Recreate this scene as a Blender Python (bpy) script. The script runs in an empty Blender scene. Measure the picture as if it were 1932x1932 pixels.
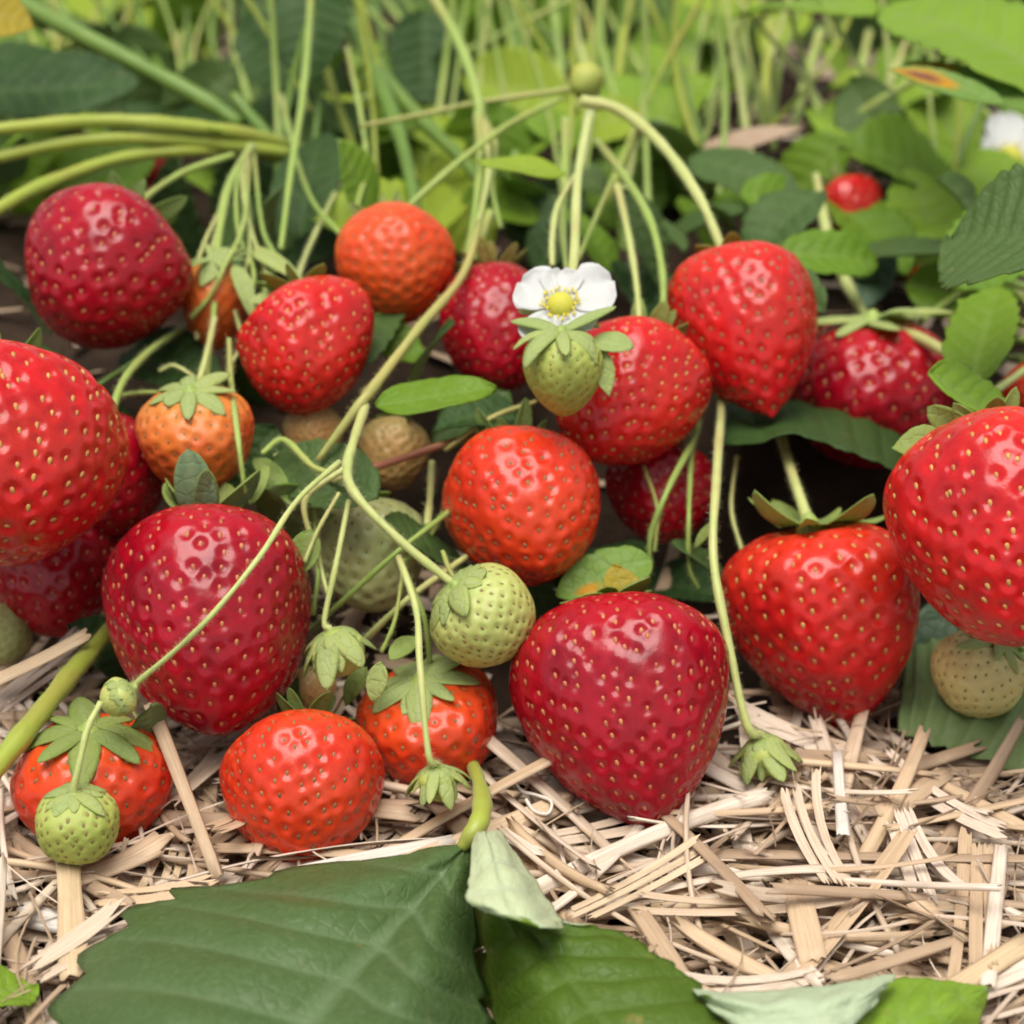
import bpy, math, random
import numpy as np
from mathutils import Vector, Matrix

# ------------------------------------------------------------------ camera, sky, sun, exposure
SC = bpy.context.scene
COL = SC.collection
PITCH = math.radians(28.0)
FOV = math.radians(24.5)
DIST = 0.45
AIM = Vector((0.0, 0.0, 0.053))
FW = Vector((0.0, math.cos(PITCH), -math.sin(PITCH)))
UP = Vector((0.0, math.sin(PITCH), math.cos(PITCH)))
RT = Vector((1.0, 0.0, 0.0))
CAM = AIM - FW * DIST
cam_data = bpy.data.cameras.new("camera")
cam = bpy.data.objects.new("camera", cam_data)
COL.objects.link(cam)
cam.location = CAM
cam.rotation_euler = (math.pi / 2 - PITCH, 0, 0)
cam_data.sensor_width = 36
cam_data.angle = FOV
cam_data.clip_start = 0.01
cam_data.clip_end = 200
cam_data.dof.use_dof = True
cam_data.dof.focus_distance = 0.425
cam_data.dof.aperture_fstop = 16.0
SC.camera = cam

SUN_EL, SUN_AZ = math.radians(76), math.radians(200)   # azimuth clockwise from +Y
world = bpy.data.worlds.new("World")
SC.world = world
world.use_nodes = True
wn, wl = world.node_tree.nodes, world.node_tree.links
wn.clear()
w_out = wn.new("ShaderNodeOutputWorld")
w_bg = wn.new("ShaderNodeBackground")
w_sky = wn.new("ShaderNodeTexSky")
w_sky.sky_type = 'NISHITA'
w_sky.sun_disc = False
w_sky.sun_elevation = SUN_EL
w_sky.sun_rotation = SUN_AZ
w_sky.air_density = 1.0
w_sky.dust_density = 1.0
w_sky.ozone_density = 1.0
w_hs = wn.new("ShaderNodeHueSaturation")      # veiled, nearly white sky
w_hs.inputs['Saturation'].default_value = 0.22
wl.new(w_sky.outputs[0], w_hs.inputs['Color'])
wl.new(w_hs.outputs[0], w_bg.inputs['Color'])
w_bg.inputs['Strength'].default_value = 0.05
wl.new(w_bg.outputs[0], w_out.inputs['Surface'])

sun_data = bpy.data.lights.new("sun", 'SUN')
sun = bpy.data.objects.new("sun", sun_data)
COL.objects.link(sun)
sun_data.energy = 1.5
sun_data.angle = math.radians(46)
sun_data.color = (1.0, 0.955, 0.89)
sd = Vector((math.sin(SUN_AZ) * math.cos(SUN_EL), math.cos(SUN_AZ) * math.cos(SUN_EL), math.sin(SUN_EL)))
sun.rotation_euler = sd.to_track_quat('Z', 'Y').to_euler()
sun.location = sd * 3

SC.view_settings.view_transform = 'Standard'
SC.view_settings.look = 'None'
SC.view_settings.gamma = 1.0
SC.view_settings.use_curve_mapping = False
SC.view_settings.exposure = 1.46
SC.cycles.use_denoising = True
SC.cycles.use_adaptive_sampling = True
SC.cycles.adaptive_threshold = 0.03
SC.cycles.filter_width = 1.8
SC.cycles.max_bounces = 7
SC.cycles.diffuse_bounces = 5
SC.cycles.glossy_bounces = 3
SC.cycles.transmission_bounces = 5
SC.cycles.caustics_reflective = False
SC.cycles.caustics_refractive = False

rng = random.Random(7)
nrng = np.random.default_rng(7)
TH = math.tan(FOV / 2)

# ------------------------------------------------------------------ helpers: places
def ray(px, py):
    return FW + RT * ((px - 966) / 966 * TH) + UP * ((966 - py) / 966 * TH)
def at(px, py, Y):
    d = ray(px, py)
    return CAM + d * ((Y - CAM.y) / d.y)
def atz(px, py, z):
    d = ray(px, py)
    return CAM + d * ((z - CAM.z) / d.z)
def mpp(p):                      # metres per reference pixel at a point
    return (p - CAM).dot(FW) * TH / 966
def project(p):
    d = p - CAM
    t = d.dot(FW)
    return 966 + d.dot(RT) / t / TH * 966, 966 - d.dot(UP) / t / TH * 966
def camvec(x, y, z):
    return (RT * x + UP * y - FW * z).normalized()
def sstep(a, b, x):
    t = min(1, max(0, (x - a) / (b - a)))
    return t * t * (3 - 2 * t)
def terrain(x, y):
    z = 0.036 * sstep(-0.015, 0.13, y) - 0.036 * sstep(0.24, 0.5, y)
    z -= 0.034 * math.exp(-(((x - .062) / .034) ** 2 + ((y - .055) / .030) ** 2)) + 0.016 * math.exp(-(((x + .085) / .03) ** 2 + ((y - .03) / .03) ** 2))
    z += 0.0025 * math.sin(x * 41 + 1) * math.sin(y * 37 + 2) * (0.3 + sstep(-0.05, 0.1, y))
    return z

# ------------------------------------------------------------------ helpers: objects
def setp(o, label=None, cat=None, group=None, kind=None):
    if label: o['label'] = label
    if cat: o['category'] = cat
    if group: o['group'] = group
    if kind: o['kind'] = kind
    return o
def empty(name, loc, **kw):
    o = bpy.data.objects.new(name, None)
    o.empty_display_size = 0.01
    COL.objects.link(o)
    o.location = loc
    return setp(o, **kw)
def link(name, me, parent=None, loc=None, **kw):
    o = bpy.data.objects.new(name, me)
    COL.objects.link(o)
    if parent is not None:
        o.parent = parent
    if loc is not None:
        o.location = loc
    return setp(o, **kw)

def mesh_np(name, V, F4=None, F3=None, mats=(), matidx=None, attrs=None, uv=None, smooth=True):
    """V (n,3); quads F4, tris F3 as index arrays; attrs: dict of per-vertex floats"""
    me = bpy.data.meshes.new(name)
    V = np.asarray(V, dtype=np.float32)
    loops, starts = [], []
    n = 0
    nf = 0
    if F4 is not None and len(F4):
        F4 = np.asarray(F4, dtype=np.int32)
        loops.append(F4.ravel()); starts.append(np.arange(len(F4)) * 4); n = F4.size; nf += len(F4)
    if F3 is not None and len(F3):
        F3 = np.asarray(F3, dtype=np.int32)
        loops.append(F3.ravel()); starts.append(n + np.arange(len(F3)) * 3); nf += len(F3)
    loops = np.concatenate(loops).astype(np.int32)
    starts = np.concatenate(starts).astype(np.int32)
    me.vertices.add(len(V)); me.vertices.foreach_set("co", V.ravel())
    me.loops.add(len(loops)); me.loops.foreach_set("vertex_index", loops)
    me.polygons.add(nf); me.polygons.foreach_set("loop_start", starts)
    if matidx is not None:
        me.polygons.foreach_set("material_index", np.asarray(matidx, dtype=np.int32))
    if smooth:
        me.polygons.foreach_set("use_smooth", np.ones(nf, dtype=bool))
    for m in mats:
        me.materials.append(m)
    if attrs:
        for k, a in attrs.items():
            at_ = me.attributes.new(k, 'FLOAT', 'POINT')
            at_.data.foreach_set("value", np.asarray(a, dtype=np.float32).ravel())
    if uv is not None:
        l = me.uv_layers.new(name="uv")
        l.data.foreach_set("uv", np.asarray(uv, dtype=np.float32)[loops].ravel())
    me.update(calc_edges=True)
    me.validate()
    return me

def grid_faces(nr, nc, off=0, wrap=False, flip=False):
    r = np.arange(nr - 1)[:, None]
    c = np.arange(nc if wrap else nc - 1)[None, :]
    c2 = (c + 1) % nc
    a, b, d, e = r * nc + c, r * nc + c2, (r + 1) * nc + c2, (r + 1) * nc + c
    F = np.stack(np.broadcast_arrays(a, b, d, e), -1).reshape(-1, 4) + off
    return F[:, ::-1] if flip else F

def grid_normals(P):
    du = np.gradient(P, axis=1); dv = np.gradient(P, axis=0)
    N = np.cross(du, dv)
    return N / (np.linalg.norm(N, axis=-1, keepdims=True) + 1e-12)

def sheet(name, P, thick, mats, attrs=None, uv=None):
    """closed thin solid from a grid of points P (rows, cols, 3): face 0, underside 1"""
    nr, nc, _ = P.shape
    N = grid_normals(P)
    V = np.concatenate([P.reshape(-1, 3), (P - N * thick).reshape(-1, 3)])
    n = nr * nc
    top = grid_faces(nr, nc)
    bot = grid_faces(nr, nc, off=n, flip=True)
    idx = np.arange(n).reshape(nr, nc)
    ring = np.concatenate([idx[0, :], idx[1:, -1], idx[-1, -2::-1], idx[-2:0:-1, 0]])
    r2 = np.roll(ring, -1)
    rim = np.stack([r2, ring, ring + n, r2 + n], -1)
    F = np.concatenate([top, bot, rim])
    mi = np.concatenate([np.zeros(len(top)), np.ones(len(bot)), np.zeros(len(rim))]) if len(mats) > 1 else None
    at2 = {k: np.tile(np.asarray(a).ravel(), 2) for k, a in attrs.items()} if attrs else None
    uv2 = np.tile(uv.reshape(-1, 2), (2, 1)) if uv is not None else None
    return mesh_np(name, V, F, mats=mats, matidx=mi, attrs=at2, uv=uv2)

def catmull(pts, n):
    pts = np.asarray(pts, dtype=float)
    k = len(pts)
    ext = np.concatenate([[2 * pts[0] - pts[1]], pts, [2 * pts[-1] - pts[-2]]])
    t = np.linspace(0, k - 1, n)
    i = np.minimum(t.astype(int), k - 2)
    f = (t - i)[:, None] if pts.ndim == 2 else (t - i)
    p0, p1, p2, p3 = ext[i], ext[i + 1], ext[i + 2], ext[i + 3]
    return 0.5 * (2 * p1 + (p2 - p0) * f + (2 * p0 - 5 * p1 + 4 * p2 - p3) * f**2 + (3 * p1 - p0 - 3 * p2 + p3) * f**3)

def tube(name, pts, radii, mat, sides=9, seg=7, origin=None, wob=0.07, hairs=0):
    """tapering closed tube along world points"""
    pts = [tuple(p) for p in pts]
    n = max(6, (len(pts) - 1) * seg + 1)
    C = catmull(pts, n)
    R = catmull(np.asarray(radii, dtype=float), n)
    ph = nrng.uniform(0, 6, 3)
    s = np.linspace(0, 1, n) * n
    R = R * (1 + wob * np.sin(s * 0.55 + ph[0]) + wob * 0.7 * np.sin(s * 1.3 + ph[1]))
    T = np.gradient(C, axis=0); T /= np.linalg.norm(T, axis=1, keepdims=True) + 1e-12
    a = np.array([0.31, 0.2, 0.93]); 
    if abs(T[0] @ a) > 0.9: a = np.array([1.0, 0, 0])
    u = np.cross(T[0], a); u /= np.linalg.norm(u)
    rings = []
    ang = np.linspace(0, 2 * math.pi, sides, endpoint=False)
    for i in range(n):
        u = u - T[i] * (u @ T[i]); u /= np.linalg.norm(u) + 1e-12
        v = np.cross(T[i], u)
        rings.append(C[i] + R[i] * (np.cos(ang)[:, None] * u + np.sin(ang)[:, None] * v))
    V = np.concatenate([np.concatenate(rings), C[:1] - T[:1] * R[0] * .4, C[-1:] + T[-1:] * R[-1] * .4])
    F = grid_faces(n, sides, wrap=True)
    j = np.arange(sides); j2 = (j + 1) % sides
    b = n * sides
    F3 = np.concatenate([np.stack([np.full(sides, b), j2, j], -1),
                         np.stack([np.full(sides, b + 1), b - sides + j, b - sides + j2], -1)])
    along = np.concatenate([np.repeat(np.linspace(0, 1, n), sides), [0, 1]])
    if hairs:
        L_ = np.linalg.norm(np.diff(C, axis=0), axis=1).sum()
        m = int(min(1600, L_ * hairs))
        q = nrng.uniform(0, n - 1.001, m); qi = q.astype(int); qf = (q - qi)[:, None]
        jj = nrng.integers(0, sides, m)
        Rg = np.asarray(rings)
        b0 = Rg[qi, jj] * (1 - qf) + Rg[qi + 1, jj] * qf
        cc = C[qi] * (1 - qf) + C[qi + 1] * qf
        nr_ = b0 - cc; nr_ /= np.linalg.norm(nr_, axis=1, keepdims=True) + 1e-12
        dr_ = nr_ + nrng.normal(0, .35, (m, 3)); dr_ /= np.linalg.norm(dr_, axis=1, keepdims=True)
        hl_ = nrng.uniform(.0006, .0014, m)[:, None]
        s1 = np.cross(dr_, T[qi]); s1 /= np.linalg.norm(s1, axis=1, keepdims=True) + 1e-12
        s2 = np.cross(dr_, s1); hw = .000032
        hv = np.stack([b0 + s1 * hw, b0 - s1 * hw * .5 + s2 * hw * .87, b0 - s1 * hw * .5 - s2 * hw * .87, b0 + dr_ * hl_], 1)
        o_ = len(V)
        V = np.concatenate([V, hv.reshape(-1, 3)])
        along = np.concatenate([along, np.repeat(q / (n - 1), 4)])
        hb = o_ + np.arange(m)[:, None] * 4
        F3 = np.concatenate([F3] + [np.concatenate([hb + i_, hb + (i_ + 1) % 3, hb + 3], 1) for i_ in range(3)])
    if origin is not None:
        V = V - np.asarray(tuple(origin))
    return mesh_np(name, V, F, F3, mats=[mat], attrs={"along": along})

# ------------------------------------------------------------------ materials
class NT:
    def __init__(s, name):
        s.m = bpy.data.materials.new(name); s.m.use_nodes = True
        s.n, s.l = s.m.node_tree.nodes, s.m.node_tree.links
        s.n.clear()
        s.out = s.n.new("ShaderNodeOutputMaterial")
    def node(s, t, **kw):
        n = s.n.new(t)
        for k, v in kw.items():
            if k in n.inputs.keys(): n.inputs[k].default_value = v
            else: setattr(n, k, v)
        return n
    def ln(s, a, b): s.l.new(a, b)
    def mix(s, fac, a, b, mode='MIX'):
        n = s.n.new("ShaderNodeMix"); n.data_type = 'RGBA'; n.blend_type = mode
        for sock, val in ((n.inputs[0], fac), (n.inputs[6], a), (n.inputs[7], b)):
            if hasattr(val, 'is_linked'): s.l.new(val, sock)
            elif isinstance(val, (int, float)): sock.default_value = val
            else: sock.default_value = (*val, 1) if len(val) == 3 else val
        return n.outputs[2]
    def noise(s, scale, detail=3, rough=0.55, coord=None, dist=0):
        n = s.node("ShaderNodeTexNoise", Scale=scale, Detail=detail, Roughness=rough, Distortion=dist)
        if coord is not None: s.ln(coord, n.inputs['Vector'])
        return n.outputs['Fac']
    def ramp(s, fac, lo, hi, a=0.0, b=1.0):
        n = s.n.new("ShaderNodeMapRange"); n.clamp = True
        n.inputs[1].default_value = lo; n.inputs[2].default_value = hi
        n.inputs[3].default_value = a; n.inputs[4].default_value = b
        s.ln(fac, n.inputs[0]); return n.outputs[0]
    def math(s, op, a, b=0.0):
        n = s.n.new("ShaderNodeMath"); n.operation = op
        for i, v in enumerate((a, b)):
            if hasattr(v, 'is_linked'): s.ln(v, n.inputs[i])
            else: n.inputs[i].default_value = v
        return n.outputs[0]
    def attr(s, name):
        return s.node("ShaderNodeAttribute", attribute_name=name).outputs['Fac']
    def obj(s): return s.node("ShaderNodeTexCoord").outputs['Object']
    def rand(s): return s.node("ShaderNodeObjectInfo").outputs['Random']

def berry_mat(name, main, deep, shoulder, sh_amt, rough=0.21, spec=0.42, sss=0.3, sh_end=0.35, coat=0.0):
    t = NT(name)
    co = t.obj()
    n1 = t.ramp(t.noise(75, 4, .6, co), 0.38, 0.64)
    c = t.mix(n1, main, deep)
    c = t.mix(t.ramp(t.noise(38, 2, .5, co), 0.48, 0.75, 0, 0.55), c, shoulder)
    c = t.mix(t.ramp(t.noise(240, 3, .6, co), 0.5, 0.75, 0, 0.45), c, deep)
    al = t.attr("along")
    edge = t.math('ADD', al, t.ramp(t.noise(60, 2, .5, co), 0, 1, -0.18, 0.18))
    c = t.mix(t.ramp(edge, 0.03, sh_end, sh_amt, 0.0), c, shoulder)
    fine = t.ramp(t.noise(900, 2, .5, co), 0.4, 0.7)
    c = t.mix(t.math('MULTIPLY', fine, 0.18), c, shoulder)
    p = t.node("ShaderNodeBsdfPrincipled", Roughness=rough)
    t.ln(c, p.inputs['Base Color'])
    rr = t.ramp(t.noise(160, 4, .65, co), 0.3, 0.75, rough - 0.06, rough + 0.14)
    t.ln(rr, p.inputs['Roughness'])
    p.inputs['Specular IOR Level'].default_value = spec
    p.inputs['Coat Weight'].default_value = coat
    p.inputs['Coat Roughness'].default_value = 0.2
    p.inputs['Subsurface Weight'].default_value = sss
    p.inputs['Subsurface Radius'].default_value = (1.0, 0.25, 0.15)
    p.inputs['Subsurface Scale'].default_value = 0.0022
    b = t.node("ShaderNodeBump", Strength=0.15, Distance=0.0004)
    t.ln(t.noise(1100, 3, .6, co), b.inputs['Height']); t.ln(b.outputs[0], p.inputs['Normal'])
    t.ln(p.outputs[0], t.out.inputs['Surface'])
    return t.m

def simple_mat(name, a, b, scale=300, rough=0.5, spec=0.4, sss=0.0, transl=0.0, hair=0.0, rnd=None):
    t = NT(name)
    co = t.obj()
    c = t.mix(t.ramp(t.noise(scale, 3, .6, co), 0.3, 0.7), a, b)
    if rnd is not None:
        c = t.mix(t.ramp(t.rand(), 0, 1, 0, 0.6), c, rnd)
    if hair:
        c = t.mix(t.ramp(t.noise(42, 3, .6, co), 0.52, 0.72, 0, 0.5), c, (0.36, 0.20, 0.08))
    p = t.node("ShaderNodeBsdfPrincipled", Roughness=rough)
    t.ln(c, p.inputs['Base Color'])
    p.inputs['Specular IOR Level'].default_value = spec
    if sss:
        p.inputs['Subsurface Weight'].default_value = sss
        p.inputs['Subsurface Radius'].default_value = (0.6, 1.0, 0.25)
        p.inputs['Subsurface Scale'].default_value = 0.0012
    if hair:
        p.inputs['Sheen Weight'].default_value = hair
        p.inputs['Sheen Roughness'].default_value = 0.4
    bm = t.node("ShaderNodeBump", Strength=0.2, Distance=0.0003)
    t.ln(t.noise(scale * 5, 2, .5, co), bm.inputs['Height']); t.ln(bm.outputs[0], p.inputs['Normal'])
    if transl:
        tr = t.node("ShaderNodeBsdfTranslucent"); t.ln(c, tr.inputs['Color'])
        mx = t.node("ShaderNodeMixShader", Fac=transl)
        t.ln(p.outputs[0], mx.inputs[1]); t.ln(tr.outputs[0], mx.inputs[2])
        t.ln(mx.outputs[0], t.out.inputs['Surface'])
    else:
        t.ln(p.outputs[0], t.out.inputs['Surface'])
    return t.m

def leaf_mat(name, a, b, vein, rough=0.42, transl=0.3, spec=0.22, glow=(0.30, 0.45, 0.04), blotch=None, edge=None):
    t = NT(name)
    co = t.obj()
    c = t.mix(t.ramp(t.noise(45, 4, .6, co), 0.3, 0.7), a, b)
    c = t.mix(t.ramp(t.rand(), 0, 1, 0, 0.35), c, (b[0] * 1.5, b[1] * 1.25, b[2] * 0.9))
    c = t.mix(t.math('MULTIPLY', t.ramp(t.noise(700, 3, .6, co), 0.45, 0.75), 0.25), c, vein)
    c = t.mix(t.math('MULTIPLY', t.attr("vein"), 0.6), c, vein)
    c = t.mix(t.ramp(t.noise(170, 4, .7, co), 0.66, 0.74, 0, 0.55), c, (0.30, 0.24, 0.06))
    if blotch:
        c = t.mix(t.ramp(t.attr("blotch"), 0.3, 0.55), c, t.mix(t.ramp(t.attr("blotch"), 0.6, 0.85), blotch[0], blotch[1]))
    p = t.node("ShaderNodeBsdfPrincipled", Roughness=rough)
    t.ln(c, p.inputs['Base Color'])
    t.ln(t.ramp(t.noise(150, 3, .6, co), 0.3, 0.7, rough - .06, rough + .12), p.inputs['Roughness'])
    p.inputs['Specular IOR Level'].default_value = spec
    bm = t.node("ShaderNodeBump", Strength=0.35, Distance=0.0005)
    vo = t.node("ShaderNodeTexVoronoi", feature='DISTANCE_TO_EDGE', Scale=420.0)
    dn = t.node("ShaderNodeVectorMath", operation='ADD')
    t.ln(co, dn.inputs[0])
    ns_ = t.node("ShaderNodeTexNoise", Scale=300.0, Detail=2.0)
    t.ln(co, ns_.inputs['Vector'])
    sc_ = t.node("ShaderNodeVectorMath", operation='SCALE'); sc_.inputs['Scale'].default_value = 0.0012
    t.ln(ns_.outputs['Color'], sc_.inputs[0]); t.ln(sc_.outputs[0], dn.inputs[1]); t.ln(dn.outputs[0], vo.inputs['Vector'])
    hgt = t.math('ADD', t.math('MULTIPLY', t.noise(900, 3, .6, co), 0.5), t.ramp(vo.outputs['Distance'], 0.0, 0.12, 0.0, 0.7))
    t.ln(hgt, bm.inputs['Height']); t.ln(bm.outputs[0], p.inputs['Normal'])
    tr = t.node("ShaderNodeBsdfTranslucent")
    g = t.mix(0.55, c, glow)
    t.ln(g, tr.inputs['Color'])
    mx = t.node("ShaderNodeMixShader", Fac=transl)
    t.ln(p.outputs[0], mx.inputs[1]); t.ln(tr.outputs[0], mx.inputs[2])
    t.ln(mx.outputs[0], t.out.inputs['Surface'])
    return t.m

def straw_mat(name, a, b, c3, attr_rand=False):
    t = NT(name)
    uv = t.node("ShaderNodeUVMap", uv_map="uv").outputs[0]
    mp = t.node("ShaderNodeMapping"); mp.inputs['Scale'].default_value = (2600, 60, 1)
    t.ln(uv, mp.inputs['Vector'])
    r = t.attr("rnd") if attr_rand else t.rand()
    base = t.mix(r, a, b)
    r2 = t.math('FRACT', t.math('MULTIPLY', r, 7.13))
    base = t.mix(t.ramp(r2, 0.45, 0.8), base, c3)
    g = t.noise(1.0, 3, .6, mp.outputs[0])
    base = t.mix(t.ramp(g, 0.42, 0.7, 0.0, 0.5), base, (a[0] * .5, a[1] * .45, a[2] * .4))
    mp2 = t.node("ShaderNodeMapping"); mp2.inputs['Scale'].default_value = (200, 90, 1)
    t.ln(uv, mp2.inputs['Vector'])
    base = t.mix(t.ramp(t.noise(1.0, 3, .6, mp2.outputs[0]), 0.5, 0.8, 0, 0.4), base, (.20, .13, .085))
    p = t.node("ShaderNodeBsdfPrincipled", Roughness=0.5)
    p.inputs['Specular IOR Level'].default_value = 0.35
    t.ln(base, p.inputs['Base Color'])
    bm = t.node("ShaderNodeBump", Strength=0.35, Distance=0.0002)
    t.ln(g, bm.inputs['Height']); t.ln(bm.outputs[0], p.inputs['Normal'])
    t.ln(p.outputs[0], t.out.inputs['Surface'])
    return t.m

M = {}
M['deep'] = berry_mat("berry_deep_red", (0.38, 0.003, 0.015), (0.18, 0.0015, 0.010), (0.46, 0.008, 0.012), 0.5)
M['red'] = berry_mat("berry_red", (0.60, 0.010, 0.013), (0.36, 0.004, 0.010), (0.66, 0.045, 0.014), 0.6)
M['scarlet'] = berry_mat("berry_scarlet", (0.68, 0.038, 0.010), (0.52, 0.012, 0.010), (0.70, 0.10, 0.018), 0.75)
M['orange'] = berry_mat("berry_orange", (0.66, 0.070, 0.010), (0.62, 0.035, 0.009), (0.66, 0.16, 0.025), 0.7, rough=0.34, sh_end=0.5)
M['turning'] = berry_mat("berry_turning", (0.68, 0.11, 0.014), (0.64, 0.05, 0.010), (0.62, 0.24, 0.045), 0.9, rough=0.36, sh_end=0.42)
M['blush'] = berry_mat("berry_blush", (0.44, 0.27, 0.095), (0.50, 0.20, 0.06), (0.42, 0.36, 0.13), 0.8, rough=0.4, sh_end=0.8)
M['green'] = berry_mat("berry_green", (0.50, 0.50, 0.14), (0.42, 0.45, 0.12), (0.42, 0.48, 0.16), 0.7, rough=0.42, sss=0.3, coat=0.0)
M['cream'] = berry_mat("berry_cream", (0.68, 0.56, 0.22), (0.64, 0.46, 0.16), (0.58, 0.58, 0.24), 0.7, rough=0.4)
M['pale'] = berry_mat("berry_pale", (0.44, 0.44, 0.19), (0.34, 0.38, 0.13), (0.46, 0.50, 0.20), 0.5, rough=0.4, sss=0.3, coat=0.1)
M['young'] = berry_mat("berry_young", (0.42, 0.43, 0.085), (0.32, 0.37, 0.06), (0.38, 0.45, 0.12), 0.7, rough=0.5, sss=0.3, coat=0.0)
M['seed_gold'] = simple_mat("seed_gold", (0.64, 0.38, 0.10), (0.38, 0.12, 0.04), 420, 0.4)
M['seed_rust'] = simple_mat("seed_rust", (0.58, 0.24, 0.09), (0.34, 0.06, 0.03), 420, 0.4)
M['seed_brown'] = simple_mat("seed_brown", (0.13, 0.08, 0.03), (0.34, 0.19, 0.07), 420, 0.45)
M['seed_olive'] = simple_mat("seed_olive", (0.20, 0.16, 0.05), (0.30, 0.22, 0.06), 500, 0.5)
M['stem'] = simple_mat("stem_green", (0.30, 0.40, 0.085), (0.40, 0.47, 0.12), 120, 0.45, 0.4, sss=0.25, hair=0.15, rnd=(0.22, 0.34, 0.06))
M['stem_pale'] = simple_mat("stem_pale", (0.44, 0.50, 0.16), (0.52, 0.54, 0.20), 120, 0.45, 0.4, sss=0.3, hair=0.15)
M['stem_dark'] = simple_mat("stem_dark", (0.13, 0.22, 0.035), (0.20, 0.29, 0.05), 120, 0.45, 0.4, sss=0.2, rnd=(0.10, 0.19, 0.03))
M['stem_yellow'] = simple_mat("stem_yellow", (0.38, 0.42, 0.06), (0.30, 0.38, 0.05), 60, 0.4, 0.45, sss=0.25, hair=0.1)
M['stem_tan'] = simple_mat("stem_tan", (0.44, 0.38, 0.12), (0.36, 0.38, 0.11), 70, 0.45, 0.4, sss=0.25)
M['stem_red'] = simple_mat("stem_red", (0.34, 0.10, 0.06), (0.44, 0.24, 0.11), 60, 0.45, 0.4, sss=0.2)
M['sepal'] = leaf_mat("sepal_green", (0.26, 0.38, 0.09), (0.36, 0.46, 0.14), (0.38, 0.46, 0.18), 0.5, 0.42)
M['sepal_dark'] = leaf_mat("sepal_dark", (0.12, 0.22, 0.06), (0.20, 0.30, 0.09), (0.30, 0.38, 0.14), 0.5, 0.42)
M['sepal_pale'] = leaf_mat("sepal_pale", (0.42, 0.54, 0.18), (0.50, 0.60, 0.22), (0.55, 0.63, 0.3), 0.5, 0.42)
M['sepal_dry'] = leaf_mat("sepal_dry", (0.42, 0.32, 0.09), (0.34, 0.33, 0.10), (0.46, 0.38, 0.14), 0.5, 0.42)
M['leaf'] = leaf_mat("leaf_green", (0.115, 0.235, 0.016), (0.17, 0.30, 0.024), (0.24, 0.35, 0.075), 0.40, 0.3)
M['leaf_dark'] = leaf_mat("leaf_dark", (0.024, 0.062, 0.016), (0.042, 0.09, 0.022), (0.09, 0.155, 0.045), 0.5, 0.2, glow=(.12, .22, .02))  # also paints shade: leaf under the right berry, hollow and berry gaps
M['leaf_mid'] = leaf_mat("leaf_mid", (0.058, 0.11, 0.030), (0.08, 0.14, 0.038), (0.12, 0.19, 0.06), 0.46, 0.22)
M['leaf_fore'] = leaf_mat("leaf_foreground", (0.050, 0.105, 0.030), (0.076, 0.138, 0.042), (0.20, 0.28, 0.14), 0.46, 0.2, spec=0.4)
M['sepal_blue'] = leaf_mat("sepal_blue", (0.16, 0.26, 0.14), (0.22, 0.31, 0.17), (0.3, 0.38, 0.2), 0.5, 0.42)
M['leaf_fore_b'] = leaf_mat("leaf_foreground_light", (0.055, 0.12, 0.012), (0.085, 0.155, 0.018), (0.15, 0.23, 0.06), 0.42, 0.25)
M['leaf_light'] = leaf_mat("leaf_light", (0.22, 0.40, 0.035), (0.30, 0.47, 0.05), (0.31, 0.43, 0.12), 0.42, 0.4)
M['leaf_lime'] = leaf_mat("leaf_lime", (0.32, 0.47, 0.04), (0.40, 0.53, 0.06), (0.37, 0.48, 0.08), 0.42, 0.4)
M['leaf_blue'] = leaf_mat("leaf_blue", (0.06, 0.12, 0.075), (0.09, 0.16, 0.10), (0.16, 0.23, 0.15), 0.33, 0.15)
M['leaf_yellow'] = leaf_mat("leaf_yellow", (0.42, 0.32, 0.03), (0.50, 0.38, 0.05), (0.46, 0.40, 0.10), 0.45, 0.35, glow=(.5, .35, .03))
M['leaf_scorch'] = leaf_mat("leaf_scorched", (0.15, 0.28, 0.05), (0.19, 0.33, 0.07), (0.26, 0.38, 0.12), 0.42, 0.3, blotch=((0.62, 0.30, 0.02), (0.26, 0.10, 0.05)))
M['leaf_brown'] = leaf_mat("leaf_dead", (0.34, 0.24, 0.17), (0.44, 0.33, 0.24), (0.50, 0.40, 0.30), 0.6, 0.15, glow=(.4, .3, .15))
M['under'] = leaf_mat("leaf_underside", (0.52, 0.64, 0.40), (0.58, 0.69, 0.46), (0.62, 0.72, 0.5), 0.55, 0.3, spec=0.3)
M['under_mid'] = leaf_mat("leaf_underside_mid", (0.20, 0.32, 0.12), (0.25, 0.37, 0.15), (0.32, 0.42, 0.2), 0.55, 0.35, spec=0.3)
M['petal'] = simple_mat("petal_white", (0.70, 0.71, 0.69), (0.75, 0.75, 0.72), 200, 0.55, 0.3, transl=0.3)
M['pollen'] = simple_mat("pollen_yellow", (0.66, 0.50, 0.03), (0.58, 0.55, 0.07), 800, 0.6, 0.3)
M['disc'] = simple_mat("flower_disc", (0.50, 0.52, 0.08), (0.58, 0.50, 0.05), 900, 0.6, 0.3, sss=0.2)
M['straw'] = straw_mat("straw", (0.66, 0.48, 0.30), (0.36, 0.25, 0.165), (0.78, 0.66, 0.53))
M['straw_litter'] = straw_mat("straw_litter", (0.54, 0.39, 0.25), (0.22, 0.15, 0.10), (0.66, 0.53, 0.41), True)  # darker than the straw, colouring shade into the gaps between pieces
M['straw_white'] = straw_mat("straw_white", (0.74, 0.68, 0.60), (0.68, 0.61, 0.52), (0.76, 0.71, 0.64))
M['straw_tan'] = straw_mat("straw_tan", (0.66, 0.49, 0.29), (0.58, 0.43, 0.26), (0.68, 0.53, 0.36))
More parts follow.
